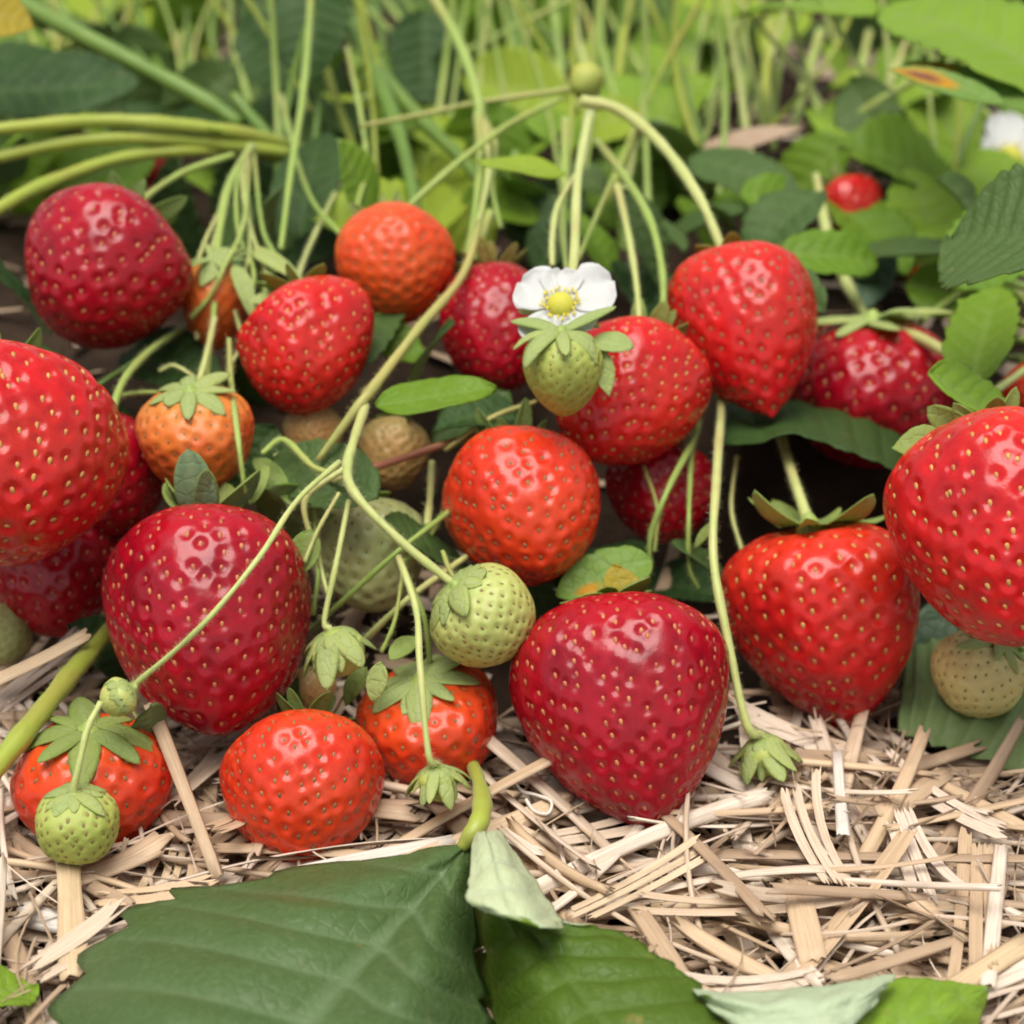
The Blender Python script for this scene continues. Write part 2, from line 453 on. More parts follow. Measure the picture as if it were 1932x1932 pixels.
M['straw_grey'] = straw_mat("straw_grey", (0.40, 0.32, 0.26), (0.34, 0.27, 0.22), (0.44, 0.37, 0.31))
t = NT("soil")
co = t.obj()
c = t.mix(t.ramp(t.noise(60, 5, .65, co), .3, .7), (0.018, 0.012, 0.008), (0.06, 0.038, 0.025))
p = t.node("ShaderNodeBsdfPrincipled", Roughness=0.95); t.ln(c, p.inputs['Base Color']); p.inputs['Specular IOR Level'].default_value = 0.08
bm = t.node("ShaderNodeBump", Strength=0.8, Distance=0.003); t.ln(t.noise(220, 5, .7, co), bm.inputs['Height']); t.ln(bm.outputs[0], p.inputs['Normal'])
t.ln(p.outputs[0], t.out.inputs['Surface'])
M['soil'] = t.m

# ------------------------------------------------------------------ generators: leaves
def leaf_uv(teeth, nu=17, per=6, k=0.22):
    """grid whose rows follow the side veins: U across, V along, Q the vein coordinate"""
    nv = teeth * per + 1
    q = np.linspace(0, 1, nv)
    u = np.linspace(-1, 1, nu)
    u = np.sign(u) * np.abs(u) ** 0.9
    U, Q = np.meshgrid(u, q)
    V = Q + k * np.abs(U) ** 1.15 * np.minimum(1, 4 * Q) * (1 - Q)
    return U, V, Q

def vein_fields(U, V, Q, teeth):
    ph = Q * teeth
    d = np.abs(ph - np.round(ph))
    ok = (Q > 0.02) & (Q < .985)
    side = np.exp(-(d / 0.085) ** 2) * ok * (1 - 0.6 * np.abs(U))
    mid = np.exp(-(U / 0.035) ** 2) * (1 - 0.5 * V)
    quilt = np.cos(ph * 2 * math.pi) * (1 - np.abs(U) ** 3) * np.minimum(1, np.abs(U) * 6) * ok
    return np.clip(np.maximum(side * .8, mid), 0, 1), -quilt, mid

def tooth_cut(U, Q, teeth, amp):
    f = Q * teeth + 0.35
    f = f - np.floor(f)             # rises to the tooth tip, then drops
    tri = np.where(f < 0.8, (f / 0.8) ** .7, (1 - f) / 0.2)
    return 1 - amp * (1 - tri) * np.abs(U) ** 8

def fnoise(U, V, r, n=14, f0=2, f1=14):
    o = np.zeros_like(U)
    for _ in range(n):
        f = r.uniform(f0, f1); a = r.uniform(0, 6.28)
        o += np.sin(f * (U * math.cos(a) * .8 + V * math.sin(a) * 2) + r.uniform(0, 6.28)) * (f0 / f) ** .6
    return o / math.sqrt(n)

def leaflet_mesh(name, L, W, teeth, mats, curve=0.5, fold=0.25, wave=0.05, seed=0, tip=2.4, amp=0.13, thick=0.00025, blotch=None):
    r = np.random.default_rng(seed)
    U, V, Q = leaf_uv(teeth, 15, 6)
    prof = np.clip(1 - np.abs(2 * V ** 0.82 - 1) ** tip, 0, 1) ** 0.85 + 0.015
    w = W / 2 * prof * tooth_cut(U, Q, teeth, amp)
    X = U * w
    Yl = V * L + 0.10 * np.abs(X) * (1 - V ** 3)
    vein, quilt, mid = vein_fields(U, V, Q, teeth)
    Z = fold * np.abs(X) + 0.007 * W * quilt - 0.006 * W * vein + 0.012 * W * fnoise(U, V, r)
    Z = Z + wave * W * np.sin(V * r.uniform(4, 8) + r.uniform(0, 6) + U * 1.2) * U ** 2 + 0.04 * L * np.sin(V * 3 + r.uniform(0, 6))
    # bend along the length
    a = curve * np.clip(Yl / L, 0, 1.2)
    rad = L / max(abs(curve), 1e-3) * np.sign(curve)
    Yb = rad * np.sin(a) + Z * np.sin(a)
    Zb = -rad * (1 - np.cos(a)) + Z * np.cos(a)
    X = X + r.uniform(-.12, .12) * L * V ** 2
    P = np.stack([X, Yb, Zb], -1)
    return sheet(name, P, thick, mats, {"vein": vein, "blotch": blotch(U, V) if blotch else np.zeros_like(V)})

def patch_grid(ctrl, n1=70, n2=50):
    C = np.asarray(ctrl, dtype=float)           # rows, cols, 3
    A = np.stack([catmull(C[:, j], n1) for j in range(C.shape[1])], 1)
    return np.stack([catmull(A[i], n2) for i in range(n1)], 0)

def patch_eval(G, U, V):
    n1, n2, _ = G.shape
    a = np.clip(V, 0, 1) * (n1 - 1); b = np.clip((U + 1) / 2, 0, 1) * (n2 - 1)
    i = np.minimum(a.astype(int), n1 - 2); j = np.minimum(b.astype(int), n2 - 2)
    fa = (a - i)[..., None]; fb = (b - j)[..., None]
    return (G[i, j] * (1 - fa) * (1 - fb) + G[i + 1, j] * fa * (1 - fb) + G[i, j + 1] * (1 - fa) * fb + G[i + 1, j + 1] * fa * fb)

def patch_leaflet(name, ctrl, teeth, mats, relief=0.0009, amp=0.07, nu=31, per=8, flip=False, thick=0.0003, blotch=None, origin=None, k=0.22):
    """a leaflet whose rows of control points run from base to tip"""
    C = np.asarray([[tuple(p) for p in row] for row in ctrl], dtype=float)
    if flip:
        C = C[:, ::-1]
    G = patch_grid(C)
    U, V, Q = leaf_uv(teeth, nu, per, k)
    Uc = U * tooth_cut(U, Q, teeth, amp)
    P = patch_eval(G, Uc, V)
    vein, quilt, mid = vein_fields(U, V, Q, teeth)
    N = grid_normals(P)
    P = P + N * (relief * (quilt * 0.55 - 0.9 * vein - 0.6 * mid + 0.8 * fnoise(U, V, np.random.default_rng(teeth), f0=3, f1=22)))[..., None]
    bl = blotch(U, V) if blotch else np.zeros_like(V)
    if origin is not None:
        P = P - np.asarray(tuple(origin))
    return sheet(name, P, thick, mats, {"vein": vein, "blotch": bl})

def frame_from(y, z):
    y = y.normalized(); x = y.cross(z).normalized(); z = x.cross(y)
    return Matrix((x, y, z)).transposed()

LEAFLETS = {}
def leaflet_variant(mat, i):
    key = (mat, i)
    if key not in LEAFLETS:
        r = random.Random(hash(mat) % 1000 + i if False else (sum(map(ord, mat)) * 7 + i))
        LEAFLETS[key] = leaflet_mesh("leaflet", 1.0, r.uniform(0.72, 0.86), 9, [M[mat], M['under_mid']],
                                     curve=r.uniform(0.2, 1.0), fold=r.uniform(0.1, 0.45), wave=r.uniform(.03, .08), seed=i + 5, thick=0.004)
    return LEAFLETS[key]

def leaf(joint, heading, up, size, mat, petiole_from=None, label=None, group=None, n=3, stem='stem', rad=0.0011, spread=1.25, sag=0.02):
    """three-leaflet strawberry leaf: joint = where the leaflets meet"""
    root = empty("strawberry_leaf", joint, label=label, cat="leaf", group=group)
    h, u = heading.normalized(), up.normalized()
    angs = [0, spread, -spread][:n]
    for j, a in enumerate(angs):
        q = Matrix.Rotation(a + rng.uniform(-.15, .15), 3, u)
        d = q @ h
        d = (d - u * rng.uniform(-0.05, 0.25)).normalized()
        uu = (u + Vector((rng.uniform(-.2, .2), rng.uniform(-.2, .2), 0)))
        R3 = frame_from(d, uu)
        s = size * (1.0 if j == 0 else rng.uniform(.82, .95))
        o = link("leaflet", leaflet_variant(mat, rng.randrange(4)), root)
        o.matrix_local = Matrix.Translation(d * size * 0.03) @ R3.to_4x4() @ Matrix.Diagonal((s, s, s, 1))
    if petiole_from is not None:
        a, b = petiole_from, joint
        m = a.lerp(b, .55) + Vector((0, 0, (b - a).length * .12)) + Vector((rng.uniform(-1, 1), rng.uniform(-1, 1), 0)) * sag * .3
        link("petiole", tube("petiole", [a, a.lerp(m, .5) + Vector((0, 0, .004)), m, b], [rad * 1.25, rad * 1.1, rad, rad * .9], M[stem], origin=joint, seg=5, sides=7), root)
    return root

# ------------------------------------------------------------------ generators: fruit
def sepal_mesh(base, az_dir, axis, length, width, e0, curl, mats, origin, twist=0.0, r0=0.0, keep=None):
    n, m = 13, 7
    s = np.linspace(0, 1, n)
    el = e0 + curl * s
    ds = length / (n - 1)
    rr = r0 + np.concatenate([[0], np.cumsum(np.cos(el[:-1]) * ds)])
    zz = np.concatenate([[0], np.cumsum(np.sin(el[:-1]) * ds)])
    w = width * (np.clip(s, 0, 1) ** 0.42 * (1 - s) ** 0.62) * 1.75 / 2 + width * 0.02
    w[0] = width * 0.30
    side = np.cross(axis, az_dir)
    u = np.linspace(-1, 1, m)
    U, S = np.meshgrid(u, s)
    Nn = (-np.sin(el))[:, None] * az_dir + np.cos(el)[:, None] * axis
    tw = twist * s
    P = np.zeros((n, m, 3))
    for i in range(n):
        c, sn = math.cos(tw[i]), math.sin(tw[i])
        sd_ = side * c + Nn[i] * sn
        nn = Nn[i] * c - side * sn
        P[i] = base + az_dir * rr[i] + axis * zz[i] + (w[i] * u)[:, None] * sd_ - (0.22 * w[i] * (u ** 2))[:, None] * nn
        P[i] += (0.05 * w[i] * np.cos(u * 9))[:, None] * nn
    P -= np.asarray(tuple(origin))
    if keep:
        P = keep(P, S)
    vein = np.exp(-(U / 0.12) ** 2) + 0.5 * np.exp(-((np.abs(U) - .5) / .1) ** 2)
    # face 0 must look along Nn
    N = grid_normals(P)
    if (N[n // 2, m // 2] @ Nn[n // 2]) < 0:
        P = P[:, ::-1]
    return sheet("sepal", P, 0.00022, mats, {"vein": np.clip(vein, 0, 1), "blotch": np.zeros_like(U)})

SEED_SHAPE = None
def seed_shape():
    nth, nph = 6, 7
    th = np.linspace(0, math.pi, nth)[:, None]; ph = np.linspace(0, 2 * math.pi, nph, endpoint=False)[None, :]
    x = np.sin(th) * np.cos(ph) * 0.62; y = np.cos(th) * np.ones_like(ph) ; z = np.sin(th) * np.sin(ph) * 0.42
    x = x * (1 - 0.25 * y); z = z * (1 - .2 * y)
    V = np.stack([x, y, z], -1).reshape(-1, 3)
    return V, grid_faces(nth, nph, wrap=True)

def berry(label, px, py, W, Y, tip, mat='red', seed='seed_gold', au=0.72, al=1.12, k=1.12, sp=0.25, sep=None, stalk=None,
          stalk_mat='stem', stalk_w=15, name='strawberry', cat='strawberry', group=None, seed_len=0.037, lump=0.035, dip=0.10, depth=0.125, flat=0.0, res=1.0, tilt=0.0, lean=0.0):
    O = at(px, py, Y)
    R = W / 2 * mpp(O)
    t = camvec(*tip)
    O = O - t * ((al - au) / 2 * R)
    a = -t
    r = np.random.default_rng(int(px * 7 + py * 13) % 100000)
    # local frame: z = a (towards calyx), x = image right made orthogonal
    x = (RT - a * RT.dot(a)).normalized(); y = a.cross(x)
    nph = int(min(290, max(64, W * 0.75 * res))); nth = int(nph * 0.58)
    th = np.linspace(0.0, math.pi, nth)
    rho0 = np.where(th < math.pi / 2, np.sin(th) ** 0.82, np.sin(th) ** k)
    z0 = np.where(th < math.pi / 2, au * np.cos(th), -al * np.abs(np.cos(th)) ** (1.0))
    z0 = z0 - dip * np.exp(-(rho0 / 0.26) ** 2) * (th < math.pi / 2)
    ph = np.linspace(0, 2 * math.pi, nph, endpoint=False)
    pa, pb, pc, pd = r.uniform(0, 6.28, 4)
    def lob(T, Ph):
        return (1 + lump * np.sin(2 * Ph + pa) + lump * .7 * np.sin(3 * Ph + pb + T) + lump * .6 * np.sin(5 * Ph + pc) * np.sin(T) + lump * .5 * np.sin(T * 5 + pd))
    def surf(T, Ph):
        rh = np.interp(T, th, rho0) * lob(T, Ph); zz = np.interp(T, th, z0)
        xx = rh * np.cos(Ph)
        zz = zz + tilt * xx * np.clip(np.cos(T) + .25, 0, 1.2)
        xx = xx + lean * np.clip(-np.cos(T), 0, 1) ** 1.5
        return np.stack([xx, rh * np.sin(Ph) * (1 - flat), zz], -1)
    TT, PP = np.meshgrid(th, ph, indexing='ij')
    P = surf(TT, PP)
    ds = np.hypot(np.gradient(rho0), np.gradient(z0))
    dA = 2 * math.pi * rho0 * ds
    cum = np.cumsum(dA); area = cum[-1]
    n = int(area / (sp * sp * 0.866))
    i = np.arange(n) + .5
    ts = np.interp(i / n * area, cum, th); ps = i * 2.399963 + pa + r.normal(0, .05, n)
    ts = ts + r.normal(0, .018, n); ps = ps + r.normal(0, .10 * sp, n) / (np.sin(ts) + .15)
    ok = (ts > 0.42) & (ts < 3.08)
    ts, ps = ts[ok], ps[ok]
    S = surf(ts, ps)
    Pf = P.reshape(-1, 3)
    d2 = np.full(len(Pf), 9.0); near = np.zeros(len(Pf), dtype=int)
    amp_s = r.uniform(.75, 1.2, len(ts))
    for c0 in range(0, len(Pf), 4000):
        D = ((Pf[c0:c0 + 4000, None, :] - S[None]) ** 2).sum(-1)
        near[c0:c0 + 4000] = D.argmin(1); d2[c0:c0 + 4000] = D.min(1)
    # closed-surface normals
    gu = np.roll(P, -1, 1) - np.roll(P, 1, 1); gv = np.gradient(P, axis=0)
    N = np.cross(gv, gu); ln = np.linalg.norm(N, axis=-1, keepdims=True)
    N = np.where(ln > 1e-9, N / (ln + 1e-12), np.array([0, 0, 1.0]))
    N[0] = (0, 0, 1); N[-1] = (0, 0, -1)
    rd = 0.31 * sp
    disp = -depth * sp * amp_s[near] * np.exp(-(d2 / rd ** 2) ** 1.35) + 0.05 * sp
    P2 = P + N * disp.reshape(P.shape[:2])[..., None]
    B = np.array([tuple(x), tuple(y), tuple(a)])          # rows
    Vw = (P2.reshape(-1, 3) * R) @ B
    along = np.clip((au - P[..., 2]) / (au + al), 0, 1)
    root = empty(name, O, label=label, cat=cat, group=group)
    fl = link("flesh", mesh_np("flesh", Vw, grid_faces(nth, nph, wrap=True, flip=True), mats=[M[mat]], attrs={"along": along}), root)
    # seeds, one in each pit
    if seed:
        SV, SF = seed_shape()
        e = 1e-3
        dT = surf(ts + e, ps) - S; dP = surf(ts, ps + e) - S
        dT /= np.linalg.norm(dT, axis=1, keepdims=True)
        Nn = np.cross(dT, dP); Nn /= np.linalg.norm(Nn, axis=1, keepdims=True) + 1e-12
        Xs = np.cross(dT, Nn)
        sl = seed_len * (sp / 0.25) ** 0.4 * r.uniform(.85, 1.12, len(ts))
        C0 = S - Nn * (depth * sp * amp_s * 0.95 - 0.04 * sp)[:, None]
        VV = C0[:, None, :] + sl[:, None, None] * (SV[None, :, 0:1] * Xs[:, None] + SV[None, :, 1:2] * dT[:, None] + SV[None, :, 2:3] * Nn[:, None])
        VV = (VV.reshape(-1, 3) * R) @ B
        FF = (SF[None] + (np.arange(len(ts)) * len(SV))[:, None, None]).reshape(-1, 4)
        link("seeds", mesh_np("seeds", VV, FF, mats=[M[seed]]), fl, kind='stuff')
    pole = O + a * ((au - dip) * R)
    an = np.asarray(tuple(a))
    def keep(P_, S_):                 # sepals lie on the flesh, never inside it
        z = (P_ @ an) / R
        rv = P_ / R - z[..., None] * an
        rh = np.linalg.norm(rv, axis=-1) + 1e-9
        lo = z < 0
        zc = np.clip(-z / al, 0, 1)
        need = np.where(lo, np.sqrt(1 - zc ** 2) ** k + .05, 0)
        need = np.where(zc >= 1, 0, need)
        rn = np.maximum(rh, need)
        rv = rv * (rn / rh)[..., None]
        zs = au * np.sqrt(np.clip(1 - np.clip(rn, 0, 1) ** (2 / .82), 0, 1)) + .035
        zn = np.where((~lo) & (rn < 1.0), np.maximum(z, zs), z)
        return (rv + zn[..., None] * an) * R
    if sep:
        sm = [M[sep.get('mat', 'sepal')], M[sep.get('under', sep.get('mat', 'sepal'))]]
        cr = sep.get('disc', 0.14) * R
        cal = link("calyx", tube("calyx", [pole - a * .05 * R, pole + a * (0.03 + dip * .8) * R, pole + a * (0.07 + dip * .9) * R, pole + a * (.12 + dip) * R], [cr, cr * 1.05, cr * .7, cr * .3], M[sep.get('stem', 'stem')], sides=10, seg=3, origin=O, wob=.02), root)
        ns = sep.get('n', 9)
        rot = sep.get('rot', r.uniform(0, 6))
        for j in range(ns):
            big = (j % 2 == 0)
            az = rot + j * 2 * math.pi / ns + r.normal(0, .12)
            ad = np.asarray(tuple(x)) * math.cos(az) + np.asarray(tuple(y)) * math.sin(az)
            L_ = sep.get('len', .7) * R * (1 if big else .82) * r.uniform(.85, 1.12)
            w_ = sep.get('wid', .3) * R * (1 if big else .7) * r.uniform(.9, 1.1)
            e0 = sep.get('e0', .1) + r.normal(0, sep.get('var', .18)); cu = sep.get('curl', -.5) + r.normal(0, sep.get('var', .18) * 1.3)
            base = np.asarray(tuple(pole + a * (dip * .9 + 0.03 + .012 * (j % 3)) * R))
            link("sepal", sepal_mesh(base, ad, np.asarray(tuple(a)), L_, w_, e0, cu, sm, O, twist=r.normal(0, .25), r0=cr * .6, keep=keep), cal)
    if stalk:
        pts = [pole + a * 0.02 * R, pole + a * 0.25 * R] + [at(*q) for q in stalk]
        rr = [stalk_w / 2 * mpp(q) * f for q, f in zip(pts, [1.35, 1.05] + [1.0] * len(stalk))]
        link("stalk", tube("stalk", pts, rr, M[stalk_mat], origin=O, hairs=9000), root)
    return root

def stem(label, pts, w, mat='stem', name='fruit_stalk', cat='stem', group=None, nodes=()):
    P = [at(*q[:3]) for q in pts]
    ws = w if isinstance(w, (list, tuple)) else [w] * len(P)
    rr = [wi / 2 * mpp(p_) for wi, p_ in zip(ws, P)]
    me = tube(name, P, rr, M[mat], origin=P[0], seg=9, sides=10, hairs=9000 if P[0].y < .16 else 0)
    return link(name, me, loc=P[0], label=label, cat=cat, group=group)

# ------------------------------------------------------------------ generators: straw
def straw_mesh(name, L, w, arc, bend, twist, mat, seed, thick=0.00028, tear=0.12, rndattr=None):
    r = np.random.default_rng(seed)
    n, m = max(7, int(L / 0.004)), 7
    v = np.linspace(0, 1, n); u = np.linspace(-1, 1, m)
    U, V = np.meshgrid(u, v)
    t0 = r.uniform(0, tear, m) * (w / L) * 3; t1 = 1 - r.uniform(0, tear, m) * (w / L) * 3
    Vv = t0[None] + V * (t1 - t0)[None]
    ww = w * (1 + .12 * np.sin(V * r.uniform(2, 6) + r.uniform(0, 6)))
    a = U * arc / 2
    rad = ww / max(arc, .2)
    X = rad * np.sin(a); Z = rad * (np.cos(a) - 1) + w * .03 * np.sin(U * 7 + r.uniform(0, 6))
    tw = twist * (Vv - .5)
    X, Z = X * np.cos(tw) - Z * np.sin(tw), X * np.sin(tw) + Z * np.cos(tw)
    Yl = (Vv - .5) * L
    X = X + bend[0] * L * (Vv - .5) ** 2; Z = Z + bend[1] * L * (Vv - .5) ** 2
    P = np.stack([X, Yl, Z], -1)
    uv = np.stack([U * w / 2 + r.uniform(0, 1), Vv * L + r.uniform(0, 1)], -1)
    return P, uv, thick

def straw_obj_mesh(name, *a, **kw):
    mat = a[5]
    split = kw.pop('split', 1)
    L, w, arc, bend, twist, _, seed = a
    if split == 1:
        P, uv, th = straw_mesh(name, *a, **kw)
        return sheet(name, P, th, [M[mat]], None, uv)
    r = random.Random(seed)                      # a straw split into strands that fan out at one end
    Vs_, Fs_, Us_ = [], [], []
    o_ = 0
    for q in range(split):
        u0 = (q + .5) / split - .5
        P, uv, th = straw_mesh(name, L * r.uniform(.75, 1), w / split * r.uniform(.85, 1.05), .5, (bend[0], bend[1]), twist, mat, seed * 7 + q, thick=.0002, tear=.5)
        t_ = (P[..., 1] / L + .5)
        P[..., 0] += u0 * w + u0 * w * r.uniform(.2, 1.6) * np.clip(t_, 0, 1) ** 2.5
        P[..., 2] += (abs(u0) * -.25 * w) + r.uniform(-.6, .8) * w * np.clip(t_, 0, 1) ** 3
        N = grid_normals(P); nr, nc, _x = P.shape
        Vs_.append(np.concatenate([P.reshape(-1, 3), (P - N * th).reshape(-1, 3)])); Us_.append(np.tile(uv.reshape(-1, 2), (2, 1)))
        Fs_.append(np.concatenate([grid_faces(nr, nc), grid_faces(nr, nc, off=nr * nc, flip=True)]) + o_); o_ += 2 * nr * nc
    return mesh_np(name, np.concatenate(Vs_), np.concatenate(Fs_), mats=[M[mat]], uv=np.concatenate(Us_))

def straw_piece(label, p, q, w, mat='straw', arc=1.2, hz=0.004, curve=0.0, group=None, lift=(0, 0), split=1):
    """one straw from pixel p to pixel q lying hz above the mulch"""
    def g(px, py, h):
        z = h
        for _ in range(6):
            a = atz(px, py, z); z = terrain(a.x, a.y) + h
        return a
    A, B = g(p[0], p[1], hz + lift[0]), g(q[0], q[1], hz + lift[1])
    mid = (A + B) / 2
    L = (B - A).length
    ww = w * mpp(mid)
    me = straw_obj_mesh("straw_stalk", L, ww, arc, (curve, rng.uniform(-.1, .15)), rng.uniform(-.3, .3), mat, rng.randrange(9999), split=split)
    o = link("straw_stalk", me, label=label, cat="straw", group=group)
    d = (B - A).normalized()
    upv = ((CAM - mid).normalized() * .45 + Vector((0, 0, 1)) * .6)
    o.matrix_world = Matrix.Translation(mid) @ frame_from(d, upv).to_4x4()
    return o

LAND = [("yellow leaf corner", 40, 60), ("broad dark petiole", 250, 110), ("serrated dark leaf", 110, 190), ("yellow-green petioles", 250, 250), ("upper left berry", 190, 500), ("slim upright stem", 560, 230), ("orange berry", 745, 480),
        ("very dark leaf hollow", 810, 110), ("knobbly joint", 905, 215), ("lime bract", 990, 330), ("brownish bud", 1108, 150), ("arching stem", 1250, 270), ("flower stalk", 1085, 400), ("conical berry", 1410, 600),
        ("dry leaf sheath", 1415, 255), ("pale top leaf", 1520, 40), ("small far berry", 1605, 385), ("scorched leaf", 1800, 150), ("top right leaf", 1800, 60), ("blurred white flower", 1890, 290), ("right edge leaf", 1880, 420), ("crimson right berry", 1640, 740)]
COLW = {'leaf_dark': 'dark green', 'leaf_mid': 'mid green', 'leaf': 'green', 'leaf_light': 'light green', 'leaf_lime': 'yellow-green', 'leaf_blue': 'bluish',
        'stem': 'green', 'stem_dark': 'dark green', 'stem_yellow': 'yellow-green', 'stem_pale': 'pale green'}
USED = set()
def place_label(px, py, mat, a, size, what="leaf", lead="blurred"):
    nm, lx, ly = min(LAND, key=lambda q: (q[1] - px) ** 2 + (q[2] - py) ** 2)
    dx, dy = px - lx, py - ly
    rel = ("right of" if dx > 0 else "left of") if abs(dx) > abs(dy) else ("below" if dy > 0 else "above")
    if math.hypot(dx, dy) < 45: rel = "behind"
    way = ["rightwards", "down and right", "downwards", "down and left", "leftwards", "up and left", "upwards", "up and right"][int(((a % 6.2832) / 6.2832) * 8 + .5) % 8]
    big = "large" if size > 165 else ("small" if size < 110 else "mid-sized")
    for t_ in (f"{lead} {COLW[mat]} {what} {rel} the {nm}", f"{lead} {COLW[mat]} {what} {rel} the {nm}, pointing {way}", f"{big} {COLW[mat]} {what} {rel} the {nm}, pointing {way}",
               f"{COLW[mat]} {what} {rel} the {nm}, {'high up' if py < 60 else 'lower down'}, pointing {way}", f"{COLW[mat]} {what} {rel} the {nm}, {'well to its left' if dx < 0 else 'well to its right'}, pointing {way}"):
        if t_ not in USED:
            USED.add(t_)
            return t_
    return t_

# ------------------------------------------------------------------ the ground
gx = np.concatenate([-np.geomspace(40, .3, 12), np.linspace(-.28, .28, 90), np.geomspace(.3, 40, 12)])
gy = np.concatenate([-np.geomspace(40, .32, 12), np.linspace(-.3, .8, 150), np.geomspace(.85, 60, 12)])
GX, GY = np.meshgrid(gx, gy)
GZ = np.vectorize(terrain)(np.clip(GX, -1, 1), GY) + 0.0015 * np.sin(GX * 300 + np.sin(GY * 210) * 2) * np.sin(GY * 260) * (np.abs(GX) < .29) * (np.abs(GY) < .8)
link("ground", mesh_np("ground", np.stack([GX, GY, GZ - .002], -1).reshape(-1, 3), grid_faces(len(gy), len(gx)), mats=[M['soil']]), kind="structure")

# ------------------------------------------------------------------ straw mulch
def poly_in(px, py, poly):
    c = False
    j = len(poly) - 1
    for i in range(len(poly)):
        xi, yi = poly[i]; xj, yj = poly[j]
        if (yi > py) != (yj > py) and px < (xj - xi) * (py - yi) / (yj - yi) + xi:
            c = not c
        j = i
    return c
LEAFMASK = [(860, 1610), (380, 1670), (250, 1730), (100, 1890), (80, 1932), (1380, 1932), (1320, 1880), (1140, 1760), (950, 1580)]

variants = []
for i in range(48):
    r = random.Random(100 + i)
    typ = i % 6
    if typ == 0:   L, w, arc = r.uniform(.035, .075), r.uniform(.003, .0048), r.uniform(.5, 1.4)
    elif typ == 1: L, w, arc = r.uniform(.03, .07), r.uniform(.0022, .0034), r.uniform(1.8, 4.0)
    elif typ == 2: L, w, arc = r.uniform(.022, .05), r.uniform(.0045, .0068), r.uniform(.3, 1.0)
    elif typ == 3: L, w, arc = r.uniform(.03, .06), r.uniform(.0022, .0036), r.uniform(2.0, 4.5)
    elif typ == 4: L, w, arc = r.uniform(.04, .085), r.uniform(.0026, .0042), r.uniform(.6, 1.6)
    else:          L, w, arc = r.uniform(.02, .05), r.uniform(.0012, .0022), r.uniform(1.0, 2.6)
    variants.append(straw_obj_mesh("straw", L, w, arc, (r.uniform(-.25, .25), r.uniform(-.2, .3)), r.uniform(-.8, .8), 'straw', i, tear=.35, split=(r.choice([2, 2, 3]) if typ in (0, 2) and i % 4 == 0 else 1)))

# the fine litter: one mass
Vs, Fs, UVs, Rn = [], [], [], []
off = 0
def add_litter(p, yaw, pit, roll, L, w, arc, seed):
    global off
    P, uv, th = straw_mesh("l", L, w, arc, (rng.uniform(-.3, .3), rng.uniform(-.25, .3)), rng.uniform(-1, 1), None, seed, tear=.4)
    P = P[::max(1, len(P) // 6)][:, ::2]; uv = uv[::max(1, len(uv) // 6)][:, ::2]
    if P.shape[0] < 3: return
    Rm = Matrix.Rotation(yaw, 3, 'Z') @ Matrix.Rotation(pit, 3, 'X') @ Matrix.Rotation(roll, 3, 'Y')
    Q = P.reshape(-1, 3) @ np.array(Rm).T + np.array(tuple(p))
    nr, nc = P.shape[:2]
    N = grid_normals(Q.reshape(nr, nc, 3)).reshape(-1, 3)
    n = nr * nc
    V = np.concatenate([Q, Q - N * .00022])
    Vs.append(V); UVs.append(np.tile(uv.reshape(-1, 2), (2, 1))); Rn.append(np.full(2 * n, rng.random()))
    F = np.concatenate([grid_faces(nr, nc), grid_faces(nr, nc, off=n, flip=True)])
    Fs.append(F + off); off += 2 * n
for i in range(3200):
    x = rng.uniform(-.135, .135); y = rng.uniform(-.125, .06) if i < 2200 else rng.uniform(.06, .5)
    if i >= 2200: x *= 2
    if math.hypot((x - .062) / .045, (y - .06) / .04) < 1: continue
    if y > .0 and abs(x + .01) < .085 and rng.random() < .8: continue
    z = terrain(x, y) + rng.uniform(-.001, .0032 if i < 2200 else .002)
    L = rng.uniform(.008, .03); w = rng.choice([.0008, .0016, .0026, .0034, .0042, .005])
    add_litter((x, y, z), rng.uniform(0, 6.28), rng.gauss(0, .10), rng.gauss(0, .4), L, w, rng.uniform(.4, 2.4), i)
for i in range(900):                     # loose thin fibres on top
    x, y = rng.uniform(-.13, .13), rng.uniform(-.12, .01)
    z = terrain(x, y) + rng.uniform(.003, .010)
    px, py = project(Vector((x, y, z)))
    if poly_in(px, py, LEAFMASK) or py < 1330 or (px > 1680 and py < 1440): continue
    add_litter((x, y, z), rng.uniform(0, 6.28), rng.gauss(0, .10), rng.gauss(0, .5), rng.uniform(.010, .036), rng.choice([.0003, .0004, .0006, .0009]), rng.uniform(.6, 2.0), 9000 + i)
mulch = link("straw_mulch", mesh_np("straw_mulch", np.concatenate(Vs), np.concatenate(Fs), mats=[M['straw_litter']], attrs={"rnd": np.concatenate(Rn)}, uv=np.concatenate(UVs)),
             label="pale dry straw mulch spread over the soil under the fruit", cat="straw mulch", kind="stuff")
cnt = 0
tries = 0
while cnt < 290 and tries < 5000:
    tries += 1
    x = rng.uniform(-.12, .12); y = rng.uniform(-.115, .035)
    z = terrain(x, y) + .0025 + .008 * rng.random() ** 1.4
    px, py = project(Vector((x, y, z)))
    if px > 1680 and py < 1430: continue
    if not (-60 < px < 1990 and 1150 < py < 1990) or poly_in(px, py, LEAFMASK): continue
    if 300 < px < 1750 and py < 1400 and rng.random() < .93: continue
    o = link("straw", rng.choice(variants), mulch)
    yaw = rng.choice([rng.uniform(0, 6.28), rng.gauss(1.57, .5), rng.gauss(-.7, .5), rng.gauss(.6, .5)])
    o.matrix_local = Matrix.Translation((x, y, z)) @ Matrix.Rotation(yaw, 4, 'Z') @ Matrix.Rotation(rng.gauss(0, .10), 4, 'X') @ Matrix.Rotation(rng.gauss(0, .35), 4, 'Y') @ Matrix.Scale(rng.uniform(.8, 1.15), 4)
    cnt += 1

